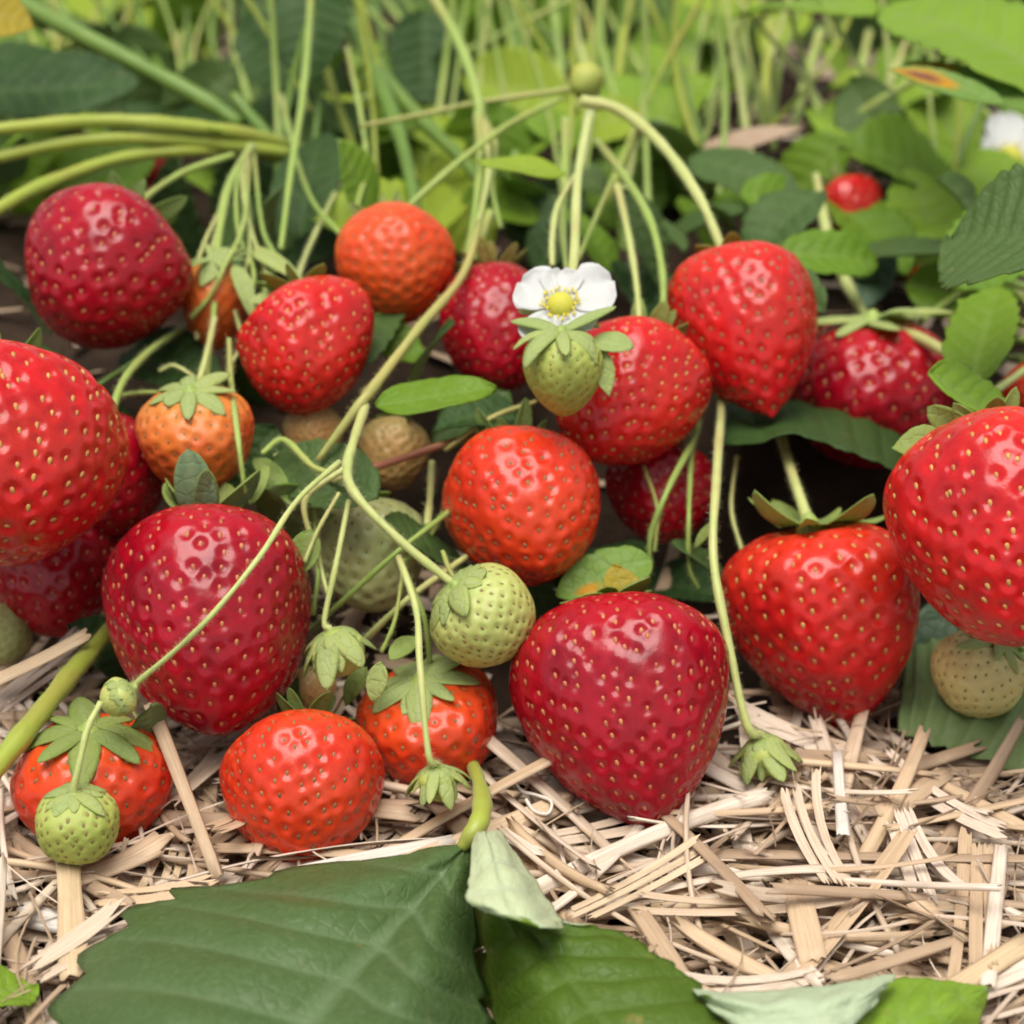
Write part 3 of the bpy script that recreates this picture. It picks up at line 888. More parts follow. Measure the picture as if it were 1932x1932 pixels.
# straws one can point at
straw_piece("white cut straw standing out on the mulch below the heart-shaped berry", (1579, 1420), (1592, 1582), 24, 'straw_white', .8, .011)
straw_piece("long pale straw leaning diagonally between the dark berry and the red-orange berry", (283, 1318), (412, 1655), 30, 'straw', 1.5, .010, lift=(.016, 0))
straw_piece("wide tan straw blade upright in view below the small green fruit", (128, 1612), (140, 1850), 52, 'straw_tan', .7, .009, lift=(.003, .0))
straw_piece("flat brown straw slanting behind the long pale straw", (372, 1470), (290, 1710), 50, 'straw_tan', .8, .006, split=3)
straw_piece("broad golden straw slanting up to the right beside the folded leaf flap", (1060, 1745), (1345, 1590), 46, 'straw_tan', .6, .010, split=3)
straw_piece("short stiff straw standing crosswise in the lower right mulch", (1497, 1650), (1535, 1815), 50, 'straw', .5, .010)
straw_piece("wide grey split straw running towards the camera at the right", (1845, 1545), (1838, 1890), 70, 'straw', .8, .010, split=3)
straw_piece("narrower straw lying against the wide grey split straw", (1888, 1600), (1862, 1870), 30, 'straw', 1.2, .011)
straw_piece("cream straw crossing under the dark leaf at the right edge", (1735, 1455), (1940, 1560), 30, 'straw', 1.4, .009)
straw_piece("thick straw slanting out of the bottom right corner", (1750, 1895), (1950, 1765), 52, 'straw_tan', .8, .012)
straw_piece("thin straight straw lying level across the right mulch", (1225, 1703), (1730, 1700), 20, 'straw_tan', 1.6, .008)
straw_piece("narrow straw slanting down beside the foreground leaf edge", (1195, 1700), (1300, 1862), 36, 'straw', .9, .011)
straw_piece("level straw touching the tip of the big crimson berry", (1325, 1533), (1560, 1536), 30, 'straw', 1.0, .007)
straw_piece("white straw strip along the upper edge of the foreground leaf", (520, 1650), (860, 1580), 22, 'straw_white', .6, .010)
straw_piece("tilted straw blade pointing up at the dark leaf on the right", (1660, 1540), (1790, 1450), 46, 'straw', .6, .010)
straw_piece("spoon-shaped pale straw husk hanging forward at the right", (1690, 1520), (1765, 1700), 62, 'straw', 1.4, .011, split=3)
straw_piece("brown straw blade leaning at the left edge under the shaded berry", (-30, 1350), (185, 1185), 44, 'straw_grey', .8, .020, lift=(0, .01), split=3)
straw_piece("tan folded straw blade above the thick stalk at the left edge", (-20, 1290), (170, 1195), 30, 'straw_tan', .8, .026, lift=(0, .008))
straw_piece("short pale straw stub at the far left of the mulch", (0, 1525), (60, 1465), 36, 'straw', 1.2, .008)
straw_piece("pale curved straw husk at the left edge below the green fruit", (30, 1715), (150, 1745), 52, 'straw_white', 1.2, .006)
straw_piece("brown straw running away behind the big crimson berry", (940, 1380), (1100, 1520), 40, 'straw_grey', .8, .006)
straw_piece("wide pale straw lying between the folded leaf flap and big berry", (960, 1600), (1300, 1555), 60, 'straw', .6, .006, split=3)
# one curled fibre
cp = [at(968, 1470, -.03), at(985, 1492, -.031), at(1012, 1500, -.032), at(1040, 1512, -.034), at(1034, 1535, -.036), at(1008, 1530, -.036), at(992, 1508, -.034)]
link("straw_fibre", tube("straw_fibre", cp, [.00035] * 7, M['straw_white'], origin=cp[0], sides=6), loc=cp[0], label="thin curled white fibre on the straw left of the big crimson berry", cat="straw fibre")

# old straw and dead leaf far back

# ------------------------------------------------------------------ strawberries
hug = dict(n=9, len=.62, wid=.34, e0=.25, curl=-1.1)
up_ = dict(n=9, len=.72, wid=.30, e0=.55, curl=.3, mat='sepal')
berry("dark red strawberry hanging at upper left with rounded shoulder", 193, 515, 322, .075, (-.22, -.62, .62), 'deep', 'seed_rust', al=1.05, k=1.2, tilt=-0.12, sp=0.225,
      sep=dict(up_, mat='sepal_dark'), stalk=[(262, 384, .10), (340, 328, .115), (440, 292, .125)], stalk_mat='stem', stalk_w=13)
berry("large bright red strawberry cut off by the left edge", 12, 868, 452, .0, (.28, -.55, .62), 'red', 'seed_gold', al=1.1, k=1.25, tilt=-0.2, sp=.20, sep=dict(up_, mat='sepal_dark'))
berry("red strawberry half hidden behind the large berry at the left edge", 190, 910, 250, .035, (.3, -.6, .55), 'deep', 'seed_rust', sp=.24, sep=hug)
berry("shadowed dark berry underneath the large berry at the left edge", 105, 1085, 255, .025, (0, -.7, .6), 'deep', 'seed_rust', sp=.26)
berry("crimson strawberry crossed by a thin pale stem, left of centre", 397, 1180, 404, -.01, (.08, -.84, .42), 'deep', 'seed_rust', al=1.42, k=1.35, au=0.75, tilt=-0.06, lean=0.05, sp=0.2,
      sep=dict(n=8, len=.62, wid=.40, e0=.6, curl=.35, mat='sepal', under='sepal_blue', var=.25))
berry("glossy red strawberry with a pointed shoulder and splayed calyx, below the orange berry", 577, 662, 258, .055, (.1, -.85, .42), 'red', 'seed_gold', al=1.2, k=1.2, tilt=0.28, lean=-0.06, sp=0.23,
      sep=dict(n=9, len=.75, wid=.30, e0=.35, curl=.1, mat='sepal'), lump=.05)
berry("round orange strawberry at the upper middle with dark seeds", 746, 502, 232, .085, (.22, -.62, .72), 'orange', 'seed_brown', al=1.0, k=1.1, tilt=-0.06, sp=0.235, sep=dict(up_, mat='sepal'))
berry("rosy red strawberry partly behind the white flower", 938, 622, 212, .078, (.08, -.85, .45), 'deep', 'seed_rust', al=1.45, au=.9, k=1.0, sp=0.25, sep=dict(up_, mat='sepal_dry'))
berry("red strawberry behind the green fruit, right of the flower", 1180, 755, 282, .045, (-.33, -.72, .6), 'red', 'seed_gold', al=1.4, k=1.4, lean=-0.15, tilt=0.15, sp=0.215, sep=dict(up_, mat='sepal'))
berry("orange-red conical strawberry with black seeds hanging from the arching stem", 1410, 640, 290, .065, (.14, -.88, .45), 'red', 'seed_brown', al=1.75, k=1.85, au=0.62, tilt=-0.08, lean=0.1, sp=0.225,
      sep=dict(n=9, len=.62, wid=.34, e0=.05, curl=-.35, mat='sepal_dry', under='sepal'))
berry("dark crimson strawberry with bright spread calyx, right of the conical berry", 1645, 742, 326, .088, (.03, -.85, -.25), 'deep', 'seed_rust', al=1.0, k=1.0, sp=0.23,
      sep=dict(n=9, len=.85, wid=.34, e0=.1, curl=-.5, mat='sepal_pale', under='sepal', var=.35, rot=.5))
berry("orange-red strawberry in the centre behind the pale green berry", 987, 968, 305, .018, (.12, -.68, .68), 'scarlet', 'seed_brown', al=1.2, k=1.35, tilt=-0.12, lean=0.12, sp=0.225, sep=dict(up_, mat='sepal_dark'))
berry("big crimson strawberry resting on the straw, shining pink on top", 1180, 1350, 408, -.022, (.12, -.86, .42), 'deep', 'seed_rust', al=1.5, k=1.6, au=0.7, tilt=-0.05, lean=0.08, sp=0.19,
      sep=dict(n=9, len=.5, wid=.34, e0=.25, curl=-.5, mat='sepal', under='sepal_dark'))
berry("heart-shaped red strawberry with raised calyx leaves above the straw", 1557, 1188, 368, .012, (.15, -.96, -.05), 'red', 'seed_gold', al=1.58, au=0.6, k=1.75, lean=0.1, sp=.225, dip=0.28,
      sep=dict(n=7, len=.80, wid=.40, e0=.16, curl=.5, mat='sepal', under='sepal_pale', var=.2, rot=.1), stalk=[(1490, 880, .04), (1463, 785, .085), (1450, 720, .11)], stalk_mat='stem_pale', stalk_w=20)
berry("large glossy red strawberry with yellow seeds cut off by the right edge", 1902, 1014, 440, -.012, (.02, -.78, .55), 'red', 'seed_gold', al=1.35, k=1.4, sp=.20,
      sep=dict(n=9, len=.55, wid=.32, e0=.35, curl=.1, mat='sepal', rot=.4), stalk=[(1872, 800, .03), (1862, 748, .045)], stalk_w=20)
berry("small half-ripe orange strawberry under a yellow-green calyx at left", 370, 825, 226, .03, (.05, -.82, -.45), 'turning', 'seed_brown', al=.95, au=.75, k=.95, sp=.27,
      sep=dict(n=8, len=.95, wid=.46, e0=-.1, curl=-.75, mat='sepal_pale', under='sepal', var=.25, rot=.9))
berry("pale orange unripe berry half hidden by stems beside the upper left berry", 405, 575, 128, .082, (-.02, -.9, -.3), 'turning', 'seed_olive', al=1.6, au=1.1, sp=.34,
      sep=dict(n=8, len=1.2, wid=.4, e0=.2, curl=-.4, mat='sepal_pale'))
berry("dull beige unripe strawberry hanging behind the red stem", 742, 858, 138, .055, (0, -.85, .4), 'blush', 'seed_olive', al=1.25, sp=.27, seed_len=.06, depth=.2, sep=dict(hug, mat='sepal'))
berry("brownish shaded berry behind the stem fork", 592, 818, 112, .05, (0, -.8, .5), 'blush', 'seed_brown', sp=.27, seed_len=.06, depth=.2, sep=dict(hug, mat='sepal_dark'))
berry("pale whitish-green strawberry in shade behind the crossing stems", 700, 1050, 212, .025, (.1, -.9, .35), 'pale', 'seed_olive', al=1.3, sp=.30, sep=dict(hug, mat='sepal'))
berry("pale green round strawberry hanging in front of the central orange berry", 915, 1165, 206, -.012, (.55, -.62, -.35), 'green', 'seed_olive', al=1.0, k=.95, sp=.235, seed_len=.05, depth=.13,
      sep=dict(n=9, len=.95, wid=.52, e0=-.05, curl=-1.1, mat='sepal_pale', under='sepal', var=.2), lump=.02)
berry("orange-red strawberry resting on the straw above the foreground leaf", 566, 1492, 306, -.037, (-.04, -.80, .55), 'scarlet', 'seed_brown', al=1.12, k=1.3, tilt=0.06, lean=0.05, sp=.23,
      sep=dict(n=8, len=.55, wid=.28, e0=.4, curl=.2, mat='sepal_dark'))
berry("squat orange-red strawberry behind the small hanging bud", 813, 1372, 274, -.014, (.15, -.78, -.42), 'scarlet', 'seed_brown', au=.6, al=.95, k=1.0, sp=.27,
      sep=dict(n=9, len=.85, wid=.42, e0=.0, curl=-.7, mat='sepal_pale', under='sepal', rot=.7))
berry("red strawberry under a drooping calyx behind the small green fruit, lower left", 176, 1482, 288, -.032, (.0, -.82, -.42), 'scarlet', 'seed_brown', au=.7, al=1.0, k=1.0, sp=.28,
      sep=dict(n=8, len=.95, wid=.44, e0=-.05, curl=-.75, mat='sepal', under='sepal_dark', rot=.1))
berry("small green fruit with a capping calyx hanging at lower left", 146, 1556, 164, -.052, (0, -.88, -.42), 'young', 'seed_olive', au=.75, al=.95, k=.9, sp=.28, seed_len=.07,
      sep=dict(n=9, len=.95, wid=.48, e0=-.15, curl=-1.0, mat='sepal_pale', under='sepal'), stalk=[(150, 1440, -.05), (165, 1375, -.046), (190, 1325, -.042)], stalk_mat='stem_pale', stalk_w=13, cat="unripe fruit")
berry("pale yellow unripe berry under the large berry at the right edge", 1845, 1272, 182, .002, (-.35, -.75, -.4), 'cream', 'seed_brown', au=.75, al=.95, k=.95, sp=.27,
      sep=dict(n=8, len=.95, wid=.34, e0=-.05, curl=-.8, mat='sepal_pale', under='sepal'))
berry("pale green berry peeking in at the left edge", -2, 1200, 122, .015, (0, -.8, .5), 'pale', 'seed_brown', sp=.3)
berry("shaded dark red berry behind two thin stems, right of centre", 1248, 930, 208, .05, (.0, -.85, .4), 'deep', 'seed_rust', sp=.28, sep=dict(hug, mat='sepal_dark'))
berry("dim brown unripe berry between the crimson berry and the orange-red one", 585, 1305, 96, .0, (0, -.8, .4), 'blush', 'seed_brown', sp=.34, sep=dict(hug, mat='sepal'))
berry("small blurred red berry far back near the upper right leaves", 1607, 392, 122, 0.165, (.3, -.7, .5), 'red', 'seed_gold', sp=.34, sep=dict(up_))
berry("tiny blurred red berry beside the dark leaf at the right edge", 1742, 542, 72, 0.145, (-.2, -.8, .4), 'red', 'seed_gold', sp=.4, sep=dict(up_))
berry("shadowed dark red berry under the stems at upper left", 290, 322, 84, .19, (0, -.8, .5), 'deep', 'seed_rust', sp=.4)
berry("orange-red berry just entering at the right edge", 1950, 742, 120, .07, (0, -.8, .5), 'scarlet', 'seed_brown', sp=.32, sep=hug)
berry("dark red berry peeping out behind the crimson berry's right shoulder", 1722, 690, 130, .12, (.2, -.8, .5), 'deep', 'seed_rust', sp=.32)

# green fruitlets whose petals have fallen
bud = dict(n=11, len=2.5, wid=1.05, e0=-.45, curl=-.75, mat='sepal_pale', under='sepal', var=.14, disc=.35)
berry("pale green closed bud in front of the crimson berry's right flank", 640, 1232, 100, -.016, (.3, -.85, -.3), 'green', None, name='fruit_bud', cat='bud', sep=dict(bud, len=2.1, curl=-1.0), stalk=[(612, 1170, -.014), (635, 1060, -.008), (658, 945, .004)], stalk_mat='stem_pale', stalk_w=11)
berry("small green bud hanging over the squat orange-red berry", 826, 1478, 74, -.04, (.05, -.93, -.3), 'young', None, name='fruit_bud', cat='bud', sep=dict(bud), stalk=[(808, 1420, -.04), (792, 1250, -.03), (785, 1150, -.018), (752, 1050, -.006)], stalk_mat='stem_pale', stalk_w=13)
berry("green bud hanging on a long stem beside the big crimson berry", 1444, 1428, 86, -.022, (.22, -.9, -.3), 'young', None, name='fruit_bud', cat='bud', sep=dict(bud, curl=-.6, len=2.4),
      stalk=[(1408, 1365, -.022), (1372, 1200, -.012), (1346, 1050, 0), (1352, 900, .02), (1361, 758, .06), (1362, 700, .085)], stalk_mat='stem_pale', stalk_w=17)
berry("round yellow-green bud at the end of the arching pale stem, lower left", 222, 1318, 74, -.036, (-.75, -.5, .1), 'green', None, name='fruit_bud', cat='bud', sep=dict(bud, len=1.5, curl=-1.4, wid=1.0),
      stalk=[(262, 1285, -.034), (330, 1228, -.036), (400, 1160, -.036), (490, 1050, -.028), (560, 945, -.014), (640, 872, 0)], stalk_mat='stem_pale', stalk_w=11)
berry("green cone-shaped young fruit hanging under the white flower", 1062, 705, 152, .022, (.05, -.9, -.35), 'young', 'seed_olive', au=.7, al=1.5, k=1.3, sp=.25, seed_len=.045, cat="unripe fruit", depth=.12,
      sep=dict(n=9, len=1.45, wid=.62, e0=.25, curl=-1.0, mat='sepal_pale', under='sepal_pale', var=.35))
berry("blurred brownish bud at the top of the arching stem", 1108, 150, 70, .155, (.3, .2, .5), 'young', None, name='fruit_bud', cat='bud', sep=dict(bud, len=1.3, mat='sepal_dry', under='sepal'))

# ------------------------------------------------------------------ white flowers
def petal_mesh(c, d, nrm, L, W, origin, cup):
    n, m = 11, 11
    s = np.linspace(0, 1, n); u = np.linspace(-1, 1, m)
    side = np.cross(nrm, d)
    w = W / 2 * np.sin(np.clip(s, 0, 1) ** 0.62 * math.pi * .5) ** .8
    end = np.sqrt(np.clip(1 - ((s - .5) / .5) ** 2, 0, 1)); w = np.where(s > .5, W / 2 * np.maximum(end, .12) ** .8, w)
    U, S = np.meshgrid(u, s)
    A = (np.asarray(tuple(c)) + (S * L)[..., None] * d + (U * w[:, None])[..., None] * side + (L * cup * (S ** 2) + W * .12 * U ** 2 * S + .02 * W * np.sin(U * 6 + S * 5))[..., None] * nrm)
    return sheet("petal", A - np.asarray(tuple(origin)), .0002, [M['petal']])
def flower(label, px, py, Y, nrm, size, petals, stalk=None, stalk_w=18, stamens=26):
    c = at(px, py, Y)
    n = camvec(*nrm); x = (RT - n * RT.dot(n)).normalized(); y = n.cross(x)
    nn, xx, yy = (np.asarray(tuple(q)) for q in (n, x, y))
    s = size / 2 * mpp(c)
    root = empty("strawberry_flower", c, label=label, cat="flower")
    for a, l, w in petals:
        a = math.radians(a)
        d = xx * math.cos(a) + yy * math.sin(a)
        link("petal", petal_mesh(c + Vector(d) * s * .16, d, nn, s * l, s * w, c, rng.uniform(.02, .16)), root)
    for j in range(7):
        a = j * .9 + .4
        d = xx * math.cos(a) + yy * math.sin(a)
        link("sepal", sepal_mesh(np.asarray(tuple(c - n * s * .06)), d, nn, s * .85, s * .34, -.1, -.25, [M['sepal_pale'], M['sepal']], c, r0=s * .1), root)
    th = np.linspace(0, math.pi * .55, 10)[:, None]; ph = np.linspace(0, 2 * math.pi, 26, endpoint=False)[None]
    rr = s * .30 * (1 + .05 * np.sin(th * 30) * np.cos(ph * 11))
    Vd = np.stack([rr * np.sin(th) * np.cos(ph), rr * np.sin(th) * np.sin(ph), rr * .9 * np.cos(th) + 0 * ph], -1).reshape(-1, 3) @ np.array([xx, yy, nn])
    link("flower_disc", mesh_np("flower_disc", Vd, grid_faces(10, 26, wrap=True, flip=True), mats=[M['disc']]), root)
    V, F = [], []
    SV, SF = seed_shape()
    k = 0
    for j in range(stamens):
        a = j * 2.4; r0 = s * (.32 + .12 * rng.random()); hgt = s * rng.uniform(.10, .22)
        b = np.array([r0 * math.cos(a), r0 * math.sin(a), hgt])
        q = SV * s * .05
        V.append(q + b); F.append(SF + k); k += len(SV)
        f = SV * np.array([s * .014, s * .014, 1]); f = np.stack([SV[:, 0] * s * .018, SV[:, 2] * s * .018, SV[:, 1] * hgt * .5], -1)
        V.append(f + b - np.array([b[0] * .12, b[1] * .12, hgt * .5])); F.append(SF + k); k += len(SV)
    link("stamens", mesh_np("stamens", np.concatenate(V) @ np.array([xx, yy, nn]), np.concatenate(F), mats=[M['pollen']]), root, kind='stuff')
    if stalk:
        pts = [c - n * s * .05, c - n * s * .3] + [at(*q) for q in stalk]
        link("stalk", tube("stalk", pts, [stalk_w / 2 * mpp(p) for p in pts], M['stem_pale'], origin=c), root)
    return root
flower("white strawberry flower with yellow centre among the red berries", 1058, 576, .032, (-.05, .45, .8), 178,
       [(146, .86, 1.3), (24, 1.05, 1.35), (88, .7, 1.0), (-48, .8, .9), (-112, 1.1, 1.3)], stalk=[(1082, 500, .05), (1090, 340, .085), (1112, 215, .12)])
flower("blurred white flower behind the dark leaf at the right edge", 1905, 298, .20, (-.1, .4, .85), 165, [(20, 1, 1), (92, 1, 1), (164, 1, 1), (236, 1, 1), (308, 1, 1)], stamens=12)

# ------------------------------------------------------------------ fruit stems
stem("tan main fruit stem running diagonally from the orange berry to the fork", [(905, 420, .10), (872, 520, .075), (790, 620, .05), (705, 730, .03), (683, 758, .025), (600, 868, .02)], [13, 16, 19, 20, 20, 13], 'stem_tan')
stem("pale stem from the fork down to the pale green berry", [(690, 765, .025), (668, 830, .015), (655, 885, .008), (672, 935, .0), (755, 1020, -.006), (868, 1112, -.01)], [17, 19, 20, 18, 16, 18], 'stem_pale')
stem("thin stem slanting from the fork past the crimson berry's calyx", [(648, 885, .008), (575, 945, .004), (600, 1050, 0), (618, 1120, -.006)], [12, 12, 10, 8], 'stem_pale')
stem("thin stem crossing level below the pale whitish-green berry", [(890, 930, .04), (835, 975, .014), (745, 1045, .002), (635, 1145, .002), (580, 1195, .012)], 10, 'stem')
stem("thin pale stem slanting down to the closed bud", [(880, 1050, .012), (770, 1130, .0), (690, 1205, .002), (650, 1240, .012)], 12, 'stem_pale')
stem("short green stem beside the hanging bud's stem", [(755, 1060, -.004), (800, 1165, -.01), (812, 1260, -.008)], 10, 'stem')
stem("reddish stem lying across behind the central orange berry", [(675, 892, .03), (760, 865, .034), (860, 832, .04), (985, 798, .05)], [15, 15, 14, 8], 'stem_red')
stem("thin twig crossing the tip of the reddish stem", [(840, 850, .036), (925, 790, .04), (1012, 757, .045)], [9, 11, 7], 'stem_tan')
stem("thin stem slanting in front of the shaded dark red berry", [(1318, 760, .075), (1312, 820, .05), (1262, 920, .025), (1228, 1010, .02), (1226, 1085, .018)], [12, 13, 12, 11, 7], 'stem')
stem("straight thin stem dropping beside the slanting stem", [(1308, 770, .075), (1305, 840, .05), (1300, 960, .024), (1300, 1065, .018), (1318, 1110, .016)], [9, 10, 9, 8, 5], 'stem')
stem("thick pale stem arching over to the conical berry", [(1098, 190, .13), (1170, 208, .125), (1250, 275, .11), (1320, 375, .09), (1367, 482, .078)], [22, 22, 21, 20, 18], 'stem_pale')
stem("straight stem left of the flower's stalk", [(1066, 225, .13), (1066, 330, .11), (1062, 430, .09), (1068, 505, .07)], [16, 15, 13, 10], 'stem')
stem("bowed pale stem beside the flower's stalk", [(1085, 330, .10), (1052, 390, .085), (1042, 450, .07), (1042, 500, .06)], [9, 12, 12, 10], 'stem_pale')
stem("branching stem curving down to the right of the flower", [(1125, 265, .125), (1180, 335, .105), (1228, 420, .085), (1250, 520, .07), (1250, 625, .058)], [14, 17, 15, 14, 12], 'stem')
stem("slim stem dropping between the flower and the conical berry", [(1165, 350, .105), (1185, 440, .088), (1200, 530, .07), (1207, 612, .06)], [14, 14, 12, 12], 'stem_pale')
stem("short slanted stem behind the branching stem", [(1155, 340, .11), (1120, 420, .10), (1090, 490, .09)], 10, 'stem')
stem("thin twig running level across the upper middle", [(680, 238, .15), (800, 215, .15), (905, 193, .15), (1075, 168, .15)], [7, 9, 10, 11], 'stem_tan')
stem("slender stem rising to the brownish bud", [(768, 392, .11), (860, 310, .12), (960, 235, .135), (1060, 185, .15)], [12, 13, 11, 9], 'stem')
stem("long stem dropping from the top edge to the knobbly joint", [(815, -10, .18), (868, 85, .165), (900, 180, .15), (906, 225, .145)], [22, 21, 19, 24], 'stem')
stem("stem below the knobbly joint, left strand", [(903, 215, .145), (905, 300, .13), (896, 400, .112), (878, 500, .09)], [20, 14, 12, 12], 'stem')
stem("stem below the knobbly joint, middle strand", [(906, 220, .145), (922, 300, .13), (912, 380, .115), (888, 470, .10)], [18, 11, 10, 8], 'stem_pale')
stem("stem below the knobbly joint, right strand", [(912, 225, .145), (935, 275, .135), (928, 350, .125), (945, 430, .11)], [15, 10, 9, 7], 'stem')
stem("broad pale stem bundle beside the rosy red berry", [(925, 400, .11), (905, 460, .1), (880, 520, .09)], [16, 18, 14], 'stem')
stem("thin stem hanging from the upper left crown over the pale berry", [(475, 275, .13), (432, 350, .11), (412, 450, .09), (405, 570, .075), (390, 725, .05)], [13, 16, 15, 11, 9], 'stem')
stem("forked stem strand ending at the pale orange berry", [(438, 335, .115), (420, 400, .10), (398, 480, .088)], [13, 11, 9], 'stem_pale')
stem("long thin stem crossing the half-ripe orange berry", [(432, 640, .055), (436, 720, .04), (448, 820, .016), (462, 930, .01)], [9, 11, 11, 8], 'stem')
stem("slim upright stem left of the orange berry", [(588, -40, .20), (582, 65, .18), (570, 190, .15), (548, 330, .12), (530, 470, .095)], [12, 13, 14, 13, 11], 'stem')
stem("pale bent stem behind the large left berry", [(208, 785, .035), (235, 715, .045), (285, 660, .06), (340, 622, .08), (400, 585, .10)], [15, 15, 13, 11, 8], 'stem')
stem("thin dark stem beneath the upper left berry", [(180, 730, .06), (240, 690, .065), (310, 640, .07)], 9, 'stem_dark')
stem("kinked stem between the upright stems, upper middle", [(655, 90, .19), (682, 225, .16), (690, 310, .14), (672, 395, .12)], [8, 9, 11, 9], 'stem')
stem("stem running down to the large right berry", [(1668, 612, .09), (1740, 640, .08), (1820, 690, .06), (1864, 748, .045)], [12, 20, 22, 22], 'stem_pale')
stem("side stem branching towards the right edge", [(1862, 748, .045), (1895, 725, .05), (1945, 690, .06)], [16, 15, 13], 'stem_pale')
stem("thick pale stem above the crimson berry's calyx", [(1540, 330, .16), (1558, 430, .14), (1575, 480, .13), (1600, 540, .115), (1638, 605, .10)], [14, 20, 24, 22, 16], 'stem_pale')
stem("thin straight stem slanting up to the scorched leaf", [(1728, 148, .2), (1620, 215, .2), (1480, 312, .2)], [18, 15, 10], 'stem')
stem("pale looping stem at the right edge", [(1735, 610, .10), (1800, 560, .11), (1860, 525, .11), (1945, 545, .11)], [10, 14, 16, 15], 'stem')
stem("second looping stem at the right edge", [(1835, 545, .12), (1890, 525, .12), (1950, 590, .12)], [10, 12, 12], 'stem')
stem("thick yellow-green stalk slanting up from the left edge", [(-30, 1475, -.045), (60, 1365, -.03), (140, 1265, -.012), (215, 1180, .005)], [42, 42, 38, 30], 'stem_yellow')
stem("short curved stem beside the half-ripe orange berry", [(495, 855, .02), (535, 830, .025), (590, 880, .012), (635, 895, .008)], [9, 13, 12, 10], 'stem')
# petioles of the crown at the upper left
stem("broad dark petiole crossing the top left corner", [(-20, -25, .20), (180, 80, .18), (370, 180, .165), (450, 232, .16)], [34, 33, 32, 26], 'stem_dark', 'leaf_stalk')
stem("upper yellow-green petiole running in from the left edge", [(-20, 245, .13), (180, 228, .14), (330, 236, .145), (480, 258, .155), (680, 320, .19)], [24, 26, 28, 28, 24], 'stem_yellow', 'leaf_stalk')
stem("lower green petiole running in from the left edge", [(-20, 300, .13), (150, 266, .138), (330, 264, .145), (570, 296, .16), (720, 350, .19)], [23, 24, 26, 26, 22], 'stem_yellow', 'leaf_stalk')
stem("petiole sloping up behind the upper left berry", [(-30, 410, .11), (80, 350, .125), (240, 296, .14), (420, 285, .15), (600, 310, .18)], [28, 27, 24, 22, 18], 'stem_yellow', 'leaf_stalk')
stem("dark petiole slanting down to the orange berry", [(630, -20, .24), (700, 120, .2), (755, 260, .165), (785, 395, .13)], [24, 30, 28, 20], 'stem_dark', 'leaf_stalk')
stem("green petiole crossing behind the knobbly joint", [(690, 100, .21), (780, 210, .19), (870, 300, .17), (930, 370, .155)], [26, 28, 24, 18], 'stem_dark', 'leaf_stalk')
stem("dark stem slanting under the crown, upper left", [(440, 180, .18), (500, 250, .17), (640, 400, .14)], [24, 22, 18], 'stem_dark', 'leaf_stalk')
for i, (x0, y0, x1, y1, w, m_) in enumerate([(1392, 40, 1402, 235, 17, 'stem'), (1455, 40, 1450, 235, 20, 'stem_yellow'), (1548, 60, 1495, 250, 18, 'stem'), (1352, 60, 1330, 230, 12, 'stem'),
        (1330, 30, 1300, 220, 12, 'stem'), (1130, -20, 1165, 200, 14, 'stem'), (1190, -20, 1160, 330, 16, 'stem_yellow'), (1040, -20, 1060, 150, 14, 'stem'), (960, -10, 1000, 240, 18, 'stem_dark'),
        (1210, 150, 1215, 480, 22, 'stem_dark'), (1175, 250, 1190, 560, 18, 'stem_dark'), (1260, 120, 1230, 420, 12, 'stem_dark'), (745, 200, 760, 400, 20, 'stem_dark'), (1080, -20, 1120, 170, 11, 'stem_pale'), (1640, 60, 1560, 330, 14, 'stem'),
        (260, 20, 345, 200, 14, 'stem_dark'), (340, 60, 360, 190, 9, 'stem'), (600, 330, 700, 400, 16, 'stem_dark'), (560, 360, 650, 470, 14, 'stem_dark'), (1870, 400, 1680, 470, 20, 'stem_yellow'), (1860, 370, 1700, 440, 16, 'stem'), (440, 400, 560, 520, 14, 'stem_dark'), (1930, 640, 1790, 650, 14, 'stem'), (1930, 675, 1800, 680, 12, 'stem'), (1840, 450, 1700, 520, 14, 'stem_dark')]):
    Y0 = .30 - .0003 * max(0, y0); Y1 = .24 - .00022 * max(0, y1 - 200)
    stem(place_label((x0 + x1) / 2, (y0 + y1) / 2, m_, math.atan2(y1 - y0, x1 - x0), w * 10, "leaf stalk", "blurred"), [(x0, y0, Y0), ((x0 + x1) / 2 + rng.uniform(-12, 12), (y0 + y1) / 2, (Y0 + Y1) / 2), (x1, y1, Y1)], w, m_, 'leaf_stalk', 'stem', 'blurred leaf stalks behind the fruit')

# ------------------------------------------------------------------ leaves with a place of their own
def rowp(pts):
    return [atz(*q) for q in pts]
# the foreground leaf
J = atz(905, 1552, .024)
fg = empty("strawberry_leaf", J, label="large dark green three-part leaf lying on the straw at the bottom", cat="leaf")
A = [
    rowp([(872, 1592, .020), (878, 1592, .021), (884, 1592, .021), (888, 1594, .020), (892, 1598, .019)]),
    rowp([(720, 1612, .018), (770, 1640, .023), (808, 1672, .021), (850, 1690, .022), (902, 1700, .014)]),
    rowp([(440, 1650, .015), (590, 1710, .025), (715, 1775, .023), (810, 1800, .025), (915, 1810, .011)]),
    rowp([(240, 1700, .012), (440, 1790, .026), (615, 1882, .024), (760, 1910, .026), (935, 1925, .009)]),
    rowp([(95, 1880, .010), (300, 1930, .026), (500, 2010, .024), (700, 2030, .025), (930, 2040, .008)]),
    rowp([(90, 2080, .008), (250, 2120, .022), (400, 2140, .022), (560, 2150, .022), (760, 2150, .008)]),
    rowp([(270, 2260, .012), (290, 2262, .014), (300, 2264, .015), (312, 2264, .014), (330, 2264, .012)]),
]
link("leaflet", patch_leaflet("leaflet", A, 9, [M['leaf_fore'], M['under']], .0008, .11, flip=True, origin=J), fg)
